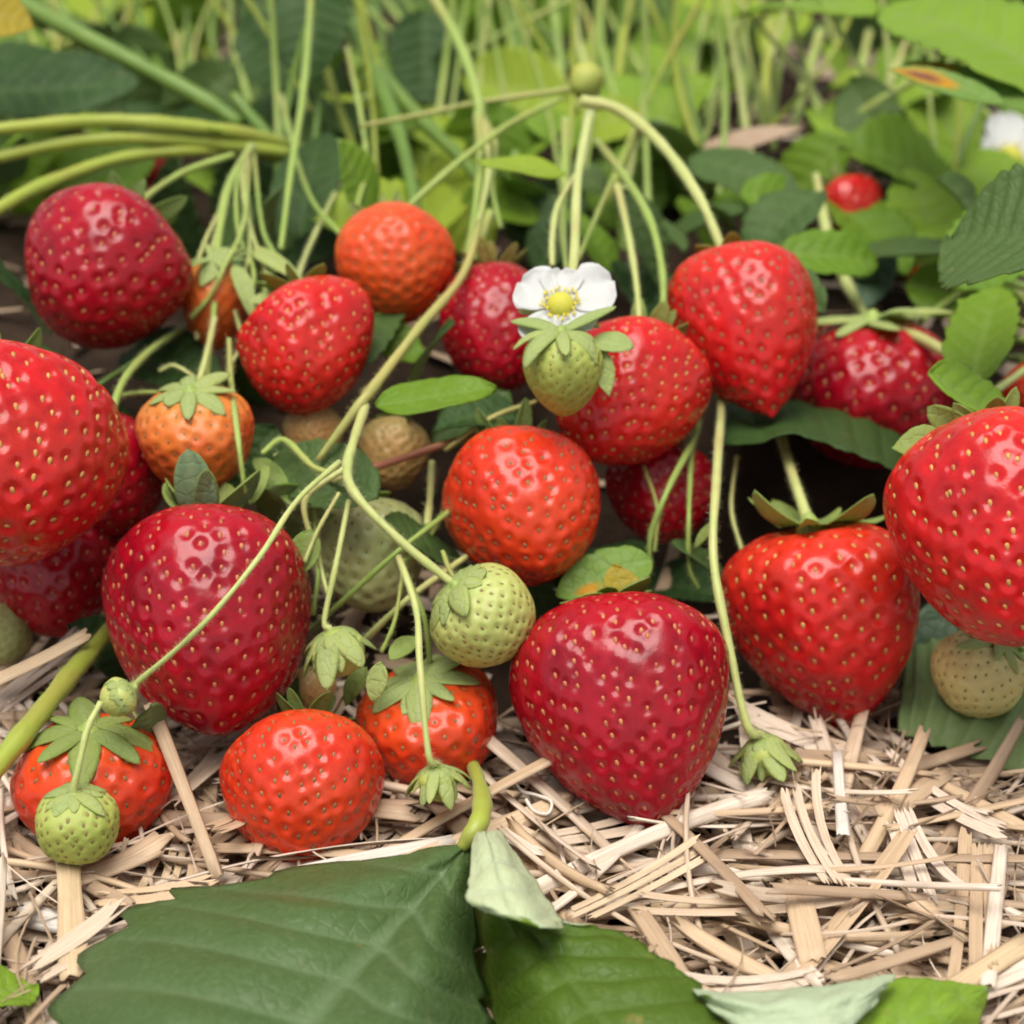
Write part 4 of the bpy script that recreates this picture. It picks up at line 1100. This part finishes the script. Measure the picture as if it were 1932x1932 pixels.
Bm = [
    rowp([(894, 1590, .018), (900, 1586, .020), (908, 1582, .022), (920, 1578, .022), (940, 1572, .022)]),
    rowp([(882, 1700, .006), (930, 1705, .019), (960, 1705, .021), (1000, 1705, .022), (1050, 1735, .022)]),
    rowp([(880, 1800, .003), (965, 1790, .019), (1030, 1790, .021), (1095, 1770, .022), (1165, 1752, .021)]),
    rowp([(895, 1915, .003), (1010, 1880, .019), (1095, 1870, .021), (1180, 1840, .022), (1262, 1812, .020)]),
    rowp([(920, 2040, .003), (1070, 1990, .018), (1170, 1960, .020), (1270, 1920, .021), (1360, 1885, .018)]),
    rowp([(1100, 2160, .008), (1180, 2100, .016), (1280, 2060, .018), (1370, 2010, .019), (1460, 1950, .016)]),
    rowp([(1380, 2190, .010), (1390, 2180, .011), (1400, 2170, .012), (1410, 2160, .012), (1420, 2150, .012)]),
]
lb = link("leaflet", patch_leaflet("leaflet", Bm, 9, [M['leaf_fore_b'], M['under']], .0008, .06, flip=True, origin=J), fg)
F1 = [
    rowp([(893, 1576, .026), (905, 1570, .028), (918, 1567, .028), (932, 1566, .027), (946, 1567, .024)]),
    rowp([(886, 1620, .029), (910, 1618, .031), (935, 1618, .031), (958, 1617, .029), (980, 1616, .024)]),
    rowp([(882, 1668, .030), (915, 1668, .032), (950, 1668, .032), (985, 1667, .030), (1016, 1668, .024)]),
    rowp([(884, 1706, .030), (930, 1716, .032), (975, 1726, .032), (1015, 1728, .030), (1050, 1722, .024)]),
    rowp([(960, 1733, .029), (990, 1738, .031), (1020, 1744, .031), (1046, 1748, .029), (1066, 1750, .024)]),
]
link("folded_margin", patch_leaflet("folded_margin", F1, 4, [M['under'], M['leaf']], .0005, .05, flip=True, origin=J), lb, label="pale underside of the folded leaf margin")
F2 = [
    rowp([(1305, 1864, .020), (1318, 1876, .022), (1330, 1890, .021), (1345, 1905, .022), (1362, 1922, .021)]),
    rowp([(1400, 1870, .022), (1405, 1892, .025), (1412, 1916, .024), (1420, 1942, .024), (1432, 1975, .023)]),
    rowp([(1520, 1862, .022), (1520, 1886, .026), (1520, 1912, .026), (1518, 1945, .026), (1512, 1990, .025)]),
    rowp([(1625, 1850, .022), (1615, 1872, .025), (1602, 1898, .025), (1590, 1930, .025), (1572, 1970, .024)]),
    rowp([(1690, 1836, .021), (1684, 1846, .023), (1676, 1858, .023), (1662, 1876, .022), (1648, 1900, .022)]),
]
link("folded_margin", patch_leaflet("folded_margin", F2, 4, [M['under'], M['leaf']], .0005, .03, origin=J), lb, label="pale upturned leaf margin at the bottom edge")
Cc = [
    rowp([(1395, 2060, .012), (1400, 2052, .013), (1405, 2044, .014), (1410, 2036, .014), (1415, 2028, .014)]),
    rowp([(1560, 2120, .010), (1540, 2060, .015), (1530, 2010, .017), (1530, 1970, .018), (1540, 1930, .018)]),
    rowp([(1730, 2060, .010), (1690, 2000, .015), (1665, 1950, .018), (1655, 1905, .019), (1665, 1850, .018)]),
    rowp([(1830, 1960, .012), (1800, 1930, .016), (1775, 1900, .018), (1765, 1870, .018), (1770, 1845, .017)]),
    rowp([(1868, 1868, .014), (1866, 1866, .015), (1864, 1863, .015), (1863, 1861, .015), (1861, 1858, .015)]),
]
link("leaflet", patch_leaflet("leaflet", Cc, 7, [M['leaf_light'], M['under']], .0005, .05, flip=True, origin=J), fg)
pp = [atz(870, 1600, .021), atz(902, 1556, .024), atz(910, 1515, .022), atz(902, 1470, .016), at(880, 1420, -.012)]
link("petiole", tube("petiole", pp, [.0011, .0019, .0017, .0014, .0012], M['stem_yellow'], origin=J), fg)

def blade(label, base, tip, w, mat, nrm=(0, .6, .8), teeth=8, curve=.5, fold=.25, petiole=None, under='under_mid', group=None, prof=2.4, amp=.13, seed=None, stem_mat='stem', pw=12, blotch=None, name="strawberry_leaf"):
    a, b = at(*base), at(*tip)
    L = (b - a).length
    root = empty(name, a, label=label, cat="leaf", group=group)
    W = w * mpp((a + b) / 2)
    me = leaflet_mesh("leaflet", L * (1 + .04 * curve), W, teeth, [M[mat], M[under]], curve=curve, fold=fold, seed=rng.randrange(999) if seed is None else seed, tip=prof, amp=amp, thick=.0003, blotch=blotch)
    o = link("leaflet", me, root)
    n = camvec(*nrm)
    d = (b - a).normalized()
    R3 = frame_from(d, n)
    R3 = R3 @ Matrix.Rotation(curve * .5, 3, 'X')
    o.matrix_local = R3.to_4x4()
    if petiole:
        pts = [a] + [at(*q) for q in petiole]
        link("petiole", tube("petiole", pts, [pw / 2 * mpp(p) for p in pts], M[stem_mat], origin=a), root)
    return root

blade("small bright green bract leaf at the stem fork", (708, 762, .026), (930, 728, .03), 118, 'leaf', (-.1, .75, .6), 4, .25, .15, amp=.06, prof=2.0)
blade("small lime bract leaf hanging in the air above the rosy red berry", (1068, 325, .10), (908, 312, .095), 80, 'leaf_lime', (0, .8, .6), 4, .3, .15, amp=.05, prof=2.0)
blade("dark green leaf at the right edge above the large berry", (2010, 470, .03), (1800, 430, .05), 330, 'leaf_mid', (-.3, .5, .8), 8, .35, .2)
blade("broad light green leaf in the top right corner", (2020, 190, .14), (1640, 20, .17), 330, 'leaf_light', (.0, .75, .6), 8, .5, .12, under='under_mid')
sl = blade("green leaflet with an orange scorched edge, upper right", (2010, 215, .125), (1692, 130, .15), 130, 'leaf_scorch', (.1, .65, .7), 8, .35, .2, blotch=lambda U, V: np.clip(1.05 - np.hypot((V - .82) / .26, (U - .35) / .7), 0, 1) * .95)
blade("orange and brown dying leaf tip under the top right leaf", (1900, 190, .118), (1684, 128, .13), 62, 'leaf_scorch', (.05, .6, .75), 7, .3, .15, blotch=lambda U, V: np.clip(1.15 - np.hypot((V - .72) / .42, U / 1.5), 0, 1) * (.62 + .3 * (np.abs(U) < .45)))
blade("curled dry brown leaf lying among the far stems", (1325, 275, .19), (1510, 250, .19), 74, 'leaf_brown', (0, .7, .6), 5, .5, -.3, amp=.03, under='leaf_brown', prof=2.0)
blade("pale green leaf along the top edge, right of centre", (1390, 10, .24), (1640, 40, .2), 170, 'leaf_light', (.1, .7, .6), 8, .4, .1)
blade("yellow-green leaf at the top edge right of the middle", (1440, 20, .26), (1275, 0, .27), 100, 'leaf_lime', (0, .7, .6), 7, .3, .1)
blade("dark serrated leaf at the left edge under the broad petiole", (-60, 190, .17), (250, 175, .16), 170, 'leaf_dark', (.1, .5, .8), 9, .3, .15)
blade("dark leaf behind the serrated leaf at the left edge", (-40, 120, .21), (150, 130, .21), 110, 'leaf_dark', (.1, .7, .6), 9, .3, .2)
blade("mustard yellow leaf tip in the top left corner", (-70, 10, .15), (62, 50, .15), 140, 'leaf_yellow', (.1, .6, .7), 6, .2, .1)
blade("very dark leaf hollow below the top edge, centre left", (800, 20, .26), (810, 200, .24), 150, 'leaf_dark', (.1, -.2, .9), 8, .2, .2)
blade("deep green leaf hanging from the top edge, left of centre", (600, -60, .22), (590, 160, .20), 160, 'leaf_dark', (-.2, .2, .9), 8, .4, .3)
blade("deep green leaf beside the hanging one, upper left", (480, 20, .24), (560, 200, .22), 150, 'leaf_dark', (.2, .4, .9), 8, .4, .2)
blade("mid green leaf above the conical berry's shoulder", (1300, 300, .17), (1500, 390, .15), 130, 'leaf_mid', (.1, .5, .8), 7, .4, .1)
hl = [[at(px, py, Y) for px, py, Y in row] for row in [
    [(1340, 835, .050), (1345, 800, .062), (1350, 770, .075), (1350, 740, .090), (1350, 715, .105)],
    [(1420, 838, .038), (1430, 800, .055), (1435, 765, .075), (1440, 730, .095), (1440, 700, .115)],
    [(1500, 818, .036), (1520, 795, .055), (1530, 760, .075), (1540, 730, .098), (1545, 700, .120)],
    [(1600, 850, .034), (1610, 815, .055), (1620, 780, .075), (1630, 745, .098), (1635, 710, .120)],
    [(1680, 888, .034), (1690, 850, .052), (1695, 815, .070), (1700, 780, .090), (1700, 750, .105)],
    [(1745, 905, .040), (1748, 890, .048), (1750, 880, .055), (1752, 870, .062), (1752, 860, .070)]]]
ho = hl[0][2]
hr = empty("strawberry_leaf", ho, label="dark leaf with a pale edge roofing the black hollow right of centre", cat="leaf")  # front edge shows; hidden part extended back to shade the hollow
link("leaflet", patch_leaflet("leaflet", hl, 7, [M['leaf_dark'], M['under']], .0006, .05, flip=True, origin=ho), hr)
blade("added dark leaf standing in for shade at the back of the black hollow", (1400, 940, .10), (1700, 900, .10), 200, 'leaf_dark', (0, .3, .9), 7, .3, .1)  # dark leaf added to keep the hollow black, where only shade falls
dl = [rowp(r_) for r_ in [
    [(2040, 1200, .010), (2035, 1270, .010), (2030, 1340, .009), (2025, 1410, .008), (2020, 1490, .005)],
    [(1930, 1170, .011), (1930, 1240, .011), (1930, 1320, .010), (1928, 1395, .008), (1925, 1462, .004)],
    [(1840, 1160, .010), (1840, 1230, .010), (1838, 1305, .009), (1832, 1370, .008), (1825, 1432, .004)],
    [(1765, 1170, .009), (1760, 1235, .009), (1756, 1295, .008), (1752, 1350, .007), (1748, 1405, .004)],
    [(1715, 1220, .007), (1708, 1270, .007), (1702, 1310, .006), (1698, 1345, .006), (1694, 1385, .004)]]]
do = dl[0][2]
dr = empty("strawberry_leaf", do, label="leaf lying on the straw under the pale yellow unripe berry, shadow in its colour", cat="leaf")
link("leaflet", patch_leaflet("leaflet", dl, 7, [M['leaf_dark'], M['under_mid']], .0007, .08, flip=False, origin=do), dr)  # shadow of the large right berry put into the leaf colour
blade("bluish leaf standing beside the heart-shaped berry's right flank", (1790, 1120, .03), (1725, 1400, .012), 130, 'leaf_blue', (-.2, .4, .9), 6, .3, .2)
blade("bright green leaf poking in at the bottom left corner", (-60, 1890, -.095), (62, 1850, -.085), 130, 'leaf_light', (.1, .8, .6), 5, .3, .2)
blade("green leaf piece behind the tan main stem", (680, 600, .075), (790, 690, .07), 90, 'leaf', (.1, .5, .8), 5, .3, .2)
blade("dim green leaf behind the bright bract", (960, 740, .065), (820, 840, .055), 110, 'leaf_mid', (.1, .6, .7), 5, .3, .2)
blade("dull green dying leaf with an orange patch above the big crimson berry", (1230, 1060, .012), (1055, 1130, .006), 110, 'leaf_scorch', (.0, .5, .8), 5, .4, .2, blotch=lambda U, V: np.clip(1.0 - np.hypot((V - .7) / .3, (U + .3) / .6), 0, 1) * .7)
blade("small orange dead leaf tip above the big crimson berry", (1190, 1150, -.002), (1165, 1065, .004), 70, 'leaf_yellow', (0, .4, .9), 5, .3, .2)
blade("bluish narrow leaf above the crimson right berry", (1670, 460, .14), (1620, 590, .12), 80, 'leaf_blue', (.1, .4, .9), 5, .3, .2)
blade("upright bluish blade near the right edge", (1885, 690, .10), (1880, 555, .10), 52, 'leaf_blue', (.2, .3, .9), 4, .2, .2)
blade("dark leaf between the flower stalk and the bract", (1000, 480, .16), (1030, 360, .17), 150, 'leaf_dark', (0, .3, .9), 6, .3, .2)
blade("lime leaf behind the upright stem, upper left", (650, 180, .26), (600, 250, .24), 130, 'leaf_lime', (.1, .5, .8), 6, .3, .2)
blade("bright leaf behind the broad petiole, top left", (330, -20, .33), (300, 110, .30), 130, 'leaf_lime', (.1, .5, .8), 6, .3, .2)
blade("pale lime leaf at the top edge, far left", (130, -30, .33), (230, 40, .32), 120, 'leaf_lime', (.1, .6, .8), 6, .3, .2)

# ------------------------------------------------------------------ the foliage behind and between
def zone_mat(px, py):  # leaf greens by zone paint the dim left and brighter right background
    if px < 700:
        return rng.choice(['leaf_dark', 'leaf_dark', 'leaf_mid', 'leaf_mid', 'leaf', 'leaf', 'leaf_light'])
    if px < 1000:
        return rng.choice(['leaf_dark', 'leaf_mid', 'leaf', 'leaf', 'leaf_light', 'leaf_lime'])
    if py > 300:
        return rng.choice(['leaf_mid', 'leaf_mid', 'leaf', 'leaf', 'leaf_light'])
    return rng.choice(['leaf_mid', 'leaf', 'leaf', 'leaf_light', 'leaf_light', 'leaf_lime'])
def fill_leaf(px, py, Y, ln_, mat, nrm, group="blurred leaves behind the fruit", clear=True):
    if clear and any(math.hypot(px - qx, py - qy) < qr for qx, qy, qr in [(1607, 392, 120), (1742, 542, 90), (1895, 300, 140), (1415, 260, 130), (290, 322, 70)]):
        return
    a = rng.uniform(0, 6.28)
    bx, by = px - math.cos(a) * ln_ / 2, py - math.sin(a) * ln_ / 2
    p0 = at(px, py, Y)
    tz = terrain(p0.x, p0.y) + .010
    if p0.z < tz:
        p0 = atz(px, py, tz + rng.uniform(0, .02)); Y = min(p0.y, .5)
    blade(place_label(px, py, mat, a, ln_), (bx, by, Y + rng.uniform(-.02, .02)), (bx + math.cos(a) * ln_, by + math.sin(a) * ln_, Y + rng.uniform(-.02, .02)), ln_ * rng.uniform(.6, .85),
          mat, nrm, 7, rng.uniform(.2, .8), rng.uniform(.1, .4), group=group)
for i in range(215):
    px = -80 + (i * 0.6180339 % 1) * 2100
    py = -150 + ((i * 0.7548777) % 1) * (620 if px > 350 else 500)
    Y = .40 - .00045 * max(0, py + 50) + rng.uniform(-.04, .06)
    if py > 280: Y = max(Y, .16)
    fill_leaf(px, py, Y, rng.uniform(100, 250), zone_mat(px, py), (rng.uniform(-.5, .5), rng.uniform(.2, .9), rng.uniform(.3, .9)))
for px, py, Y, ln_, m_ in [(1690, 330, .27, 230, 'leaf'), (1760, 430, .26, 240, 'leaf_light'), (1530, 330, .28, 200, 'leaf'), (1480, 440, .23, 210, 'leaf_mid'), (1810, 560, .19, 210, 'leaf'), (1700, 480, .22, 200, 'leaf_mid'), (1560, 500, .2, 190, 'leaf'), (1840, 340, .28, 240, 'leaf_light'), (1660, 250, .3, 240, 'leaf_lime'), (1320, 440, .22, 190, 'leaf_mid'), (1870, 480, .22, 220, 'leaf'), (1480, 540, .18, 170, 'leaf_mid'), (1900, 620, .16, 180, 'leaf_light'), (1620, 440, .26, 220, 'leaf')]:
    fill_leaf(px, py, Y, ln_, m_, (rng.uniform(-.4, .4), rng.uniform(.3, .8), rng.uniform(.5, .9)), clear=False)
# darker leaves added to put shade into the gaps between the berries
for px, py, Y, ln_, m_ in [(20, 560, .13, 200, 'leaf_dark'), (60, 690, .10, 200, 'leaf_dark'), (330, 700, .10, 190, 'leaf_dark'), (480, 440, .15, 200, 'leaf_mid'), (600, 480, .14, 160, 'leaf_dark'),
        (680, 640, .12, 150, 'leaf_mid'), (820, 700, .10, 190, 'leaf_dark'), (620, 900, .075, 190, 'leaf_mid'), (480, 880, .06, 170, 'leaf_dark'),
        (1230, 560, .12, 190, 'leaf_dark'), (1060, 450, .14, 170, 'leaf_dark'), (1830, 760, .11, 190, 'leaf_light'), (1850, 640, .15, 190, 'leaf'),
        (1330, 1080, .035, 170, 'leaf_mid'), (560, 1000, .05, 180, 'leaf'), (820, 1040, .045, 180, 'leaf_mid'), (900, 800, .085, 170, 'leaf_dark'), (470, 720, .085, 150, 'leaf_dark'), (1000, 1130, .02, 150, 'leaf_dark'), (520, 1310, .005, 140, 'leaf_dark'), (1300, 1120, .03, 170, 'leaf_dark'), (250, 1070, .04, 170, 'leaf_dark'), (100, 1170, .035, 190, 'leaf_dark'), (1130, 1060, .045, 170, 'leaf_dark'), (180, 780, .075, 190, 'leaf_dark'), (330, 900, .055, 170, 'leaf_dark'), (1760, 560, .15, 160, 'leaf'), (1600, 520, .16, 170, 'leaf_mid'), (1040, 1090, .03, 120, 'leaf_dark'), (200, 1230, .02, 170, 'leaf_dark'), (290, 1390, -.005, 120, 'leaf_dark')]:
    fill_leaf(px, py, Y, ln_, m_, (rng.uniform(-.4, .4), rng.uniform(.4, .9), rng.uniform(.3, .7)), "leaves added to darken the gaps between the berries")

# upright stalks of the plants behind
for i in range(90):
    px = 20 + (i * 0.6180339 % 1) * 1900
    if any(abs(px - q) < 30 for q in (1607, 1895)): continue
    top, bot = -40, rng.uniform(130, 420) if px > 420 else rng.uniform(100, 230)
    lean = rng.gauss(0, 75 if i % 3 else 260)
    Yb = max(.16, .34 - .00045 * bot) + rng.uniform(-.01, .03)
    m_ = rng.choice(['stem', 'stem', 'stem_yellow', 'stem_pale', 'stem_dark'] if px > 700 else ['stem', 'stem_dark', 'stem_dark', 'stem_yellow'])
    stem(place_label(px, (top + bot) / 2, m_, math.atan2(-bot, lean), 150, "upright stalk", "blurred"), [(px - lean / 2, bot, Yb), (px + rng.gauss(0, 14), (top + bot) / 2, Yb + .02), (px + lean / 2, top, Yb + .03)],
         [rng.uniform(9, 17), rng.uniform(8, 14), rng.uniform(7, 12)], m_, 'leaf_stalk', 'stem', 'blurred upright stalks behind the fruit')
# thin fruit stalks tangled between the berries, left of centre
for j_, (lab, pts, w) in enumerate([
    ("thin stalk tangled beside the pale orange berry, outer strand", [(474, 276, .13), (458, 335, .115), (470, 420, .10), (505, 520, .085), (540, 560, .07)], 8),
    ("thin stalk tangled beside the pale orange berry, inner strand", [(472, 276, .13), (447, 345, .112), (450, 440, .098), (478, 510, .085), (470, 590, .075)], 8),
    ("thin stalk looping under the pale orange berry", [(465, 330, .12), (470, 480, .09), (440, 560, .08), (455, 640, .07), (430, 700, .055)], 7),
    ("thin dark stalk left of the orange berry", [(530, 180, .18), (560, 300, .14), (590, 380, .125), (640, 440, .11)], 10),
    ("thin stalk bridging to the glossy red berry's calyx", [(650, 330, .15), (600, 430, .12), (570, 500, .1), (560, 548, .075)], 9),
    ("pale thin stalk left of the whitish-green berry", [(560, 870, .03), (590, 960, .02), (600, 1080, .008), (590, 1160, .004)], 9),
    ("fine stalk right of the whitish-green berry", [(815, 870, .035), (812, 930, .03), (806, 990, .02)], 14),
    ("fine stalk rising behind the pale green berry", [(880, 900, .045), (840, 960, .03), (800, 1030, .02), (760, 1060, .012)], 9),
    ("pale strand beside the pale orange berry's left side", [(425, 380, .105), (385, 460, .095), (365, 540, .088), (372, 640, .075)], 9),
    ("pale strand crossing the pale orange berry", [(470, 300, .125), (460, 420, .095), (425, 500, .078), (395, 560, .074), (360, 600, .074)], 8),
    ("pale strand dropping to the half-ripe orange berry's calyx", [(405, 600, .068), (392, 660, .055), (375, 720, .045), (352, 752, .036)], 12),
    ("bent strand left of the glossy red berry", [(478, 285, .13), (495, 430, .10), (520, 490, .09), (500, 545, .08), (520, 580, .07)], 8),
    ("fine strand arching over the dark gap left of the red stem", [(520, 860, .03), (560, 900, .022), (620, 905, .016), (660, 900, .01)], 11),
    ("strand hanging right of the closed bud", [(760, 1080, -.006), (745, 1170, -.012), (720, 1230, -.014)], 8),
    ("fine strand left of the closed bud's stalk", [(640, 930, .006), (600, 1000, .0), (575, 1060, -.004)], 8),
    ("short strand joining the pale green berry's calyx", [(835, 1040, .0), (850, 1080, -.006), (870, 1105, -.01)], 9),
    ("fine strand below the upper left berry", [(300, 700, .06), (330, 690, .06), (380, 720, .055)], 7),
    ("fine strand above the half-ripe orange berry", [(230, 745, .05), (290, 740, .045), (345, 750, .038)], 8),
    ("fine stalk under the crimson berry at the left", [(250, 1340, -.01), (300, 1420, -.02), (320, 1500, -.03)], 7),
    ("fine stalk hanging beside the shaded dark red berry", [(1215, 880, .04), (1240, 960, .03), (1235, 1040, .024)], 7),
    ("fine stalk behind the heart-shaped berry's calyx", [(1390, 860, .05), (1380, 960, .04), (1400, 1040, .03)], 8)]):
    stem(lab, pts, w, 'stem' if j_ % 2 else 'stem_pale')
# loose pale bracts in the tangle
for lab, b_, t_, w_, m_ in [("narrow pale bract beside the half-ripe orange berry", (480, 860, .03), (560, 960, .015), 40, 'sepal'),
                            ("pale bract above the crimson berry's calyx", (470, 950, .012), (500, 880, .02), 34, 'sepal'),
                            ("feathery pale bract beside the pale orange berry", (470, 470, .095), (560, 540, .08), 34, 'sepal_pale'),
                            ("small pale bract left of the glossy red berry's calyx", (545, 560, .07), (470, 575, .065), 30, 'sepal_pale'),
                            ("small bract on the long stem beside the big crimson berry", (1348, 985, .012), (1310, 1030, .012), 20, 'sepal'),
                            ("pale bract behind the squat orange-red berry", (690, 1260, -.008), (650, 1330, -.012), 36, 'sepal'),
                            ("pale bract drooping over the pale orange berry", (430, 470, .085), (385, 540, .075), 44, 'sepal_pale'),
                            ("pale bract right of the pale orange berry", (440, 500, .08), (480, 600, .07), 36, 'sepal_pale'),
                            ("broad yellow-green bract left of the closed bud", (590, 1000, .0), (560, 1090, -.004), 60, 'sepal'),
                            ("pale bract beside the squat berry's calyx", (720, 1250, -.02), (700, 1320, -.022), 40, 'sepal_pale'),
                            ("green bract right of the closed bud", (735, 1245, -.016), (790, 1200, -.01), 40, 'sepal'),
                            ("broad light bract between flower and young fruit", (1115, 640, .026), (1190, 660, .022), 60, 'sepal_pale'),
                            ("narrow light bract beside the young green fruit", (1120, 650, .024), (1150, 745, .018), 44, 'sepal_pale'),
                            ("green bract above the large right berry", (1800, 850, .0), (1685, 845, .0), 80, 'sepal'),
                            ("bright leaflet on the stem right of the crimson right berry", (1860, 760, .045), (1800, 830, .035), 60, 'leaf_lime')]:
    blade(lab, b_, t_, w_, m_, (rng.uniform(-.3, .3), .5, .8), 4, .5, .2, amp=.04, prof=2.0, name="bract_leaf")
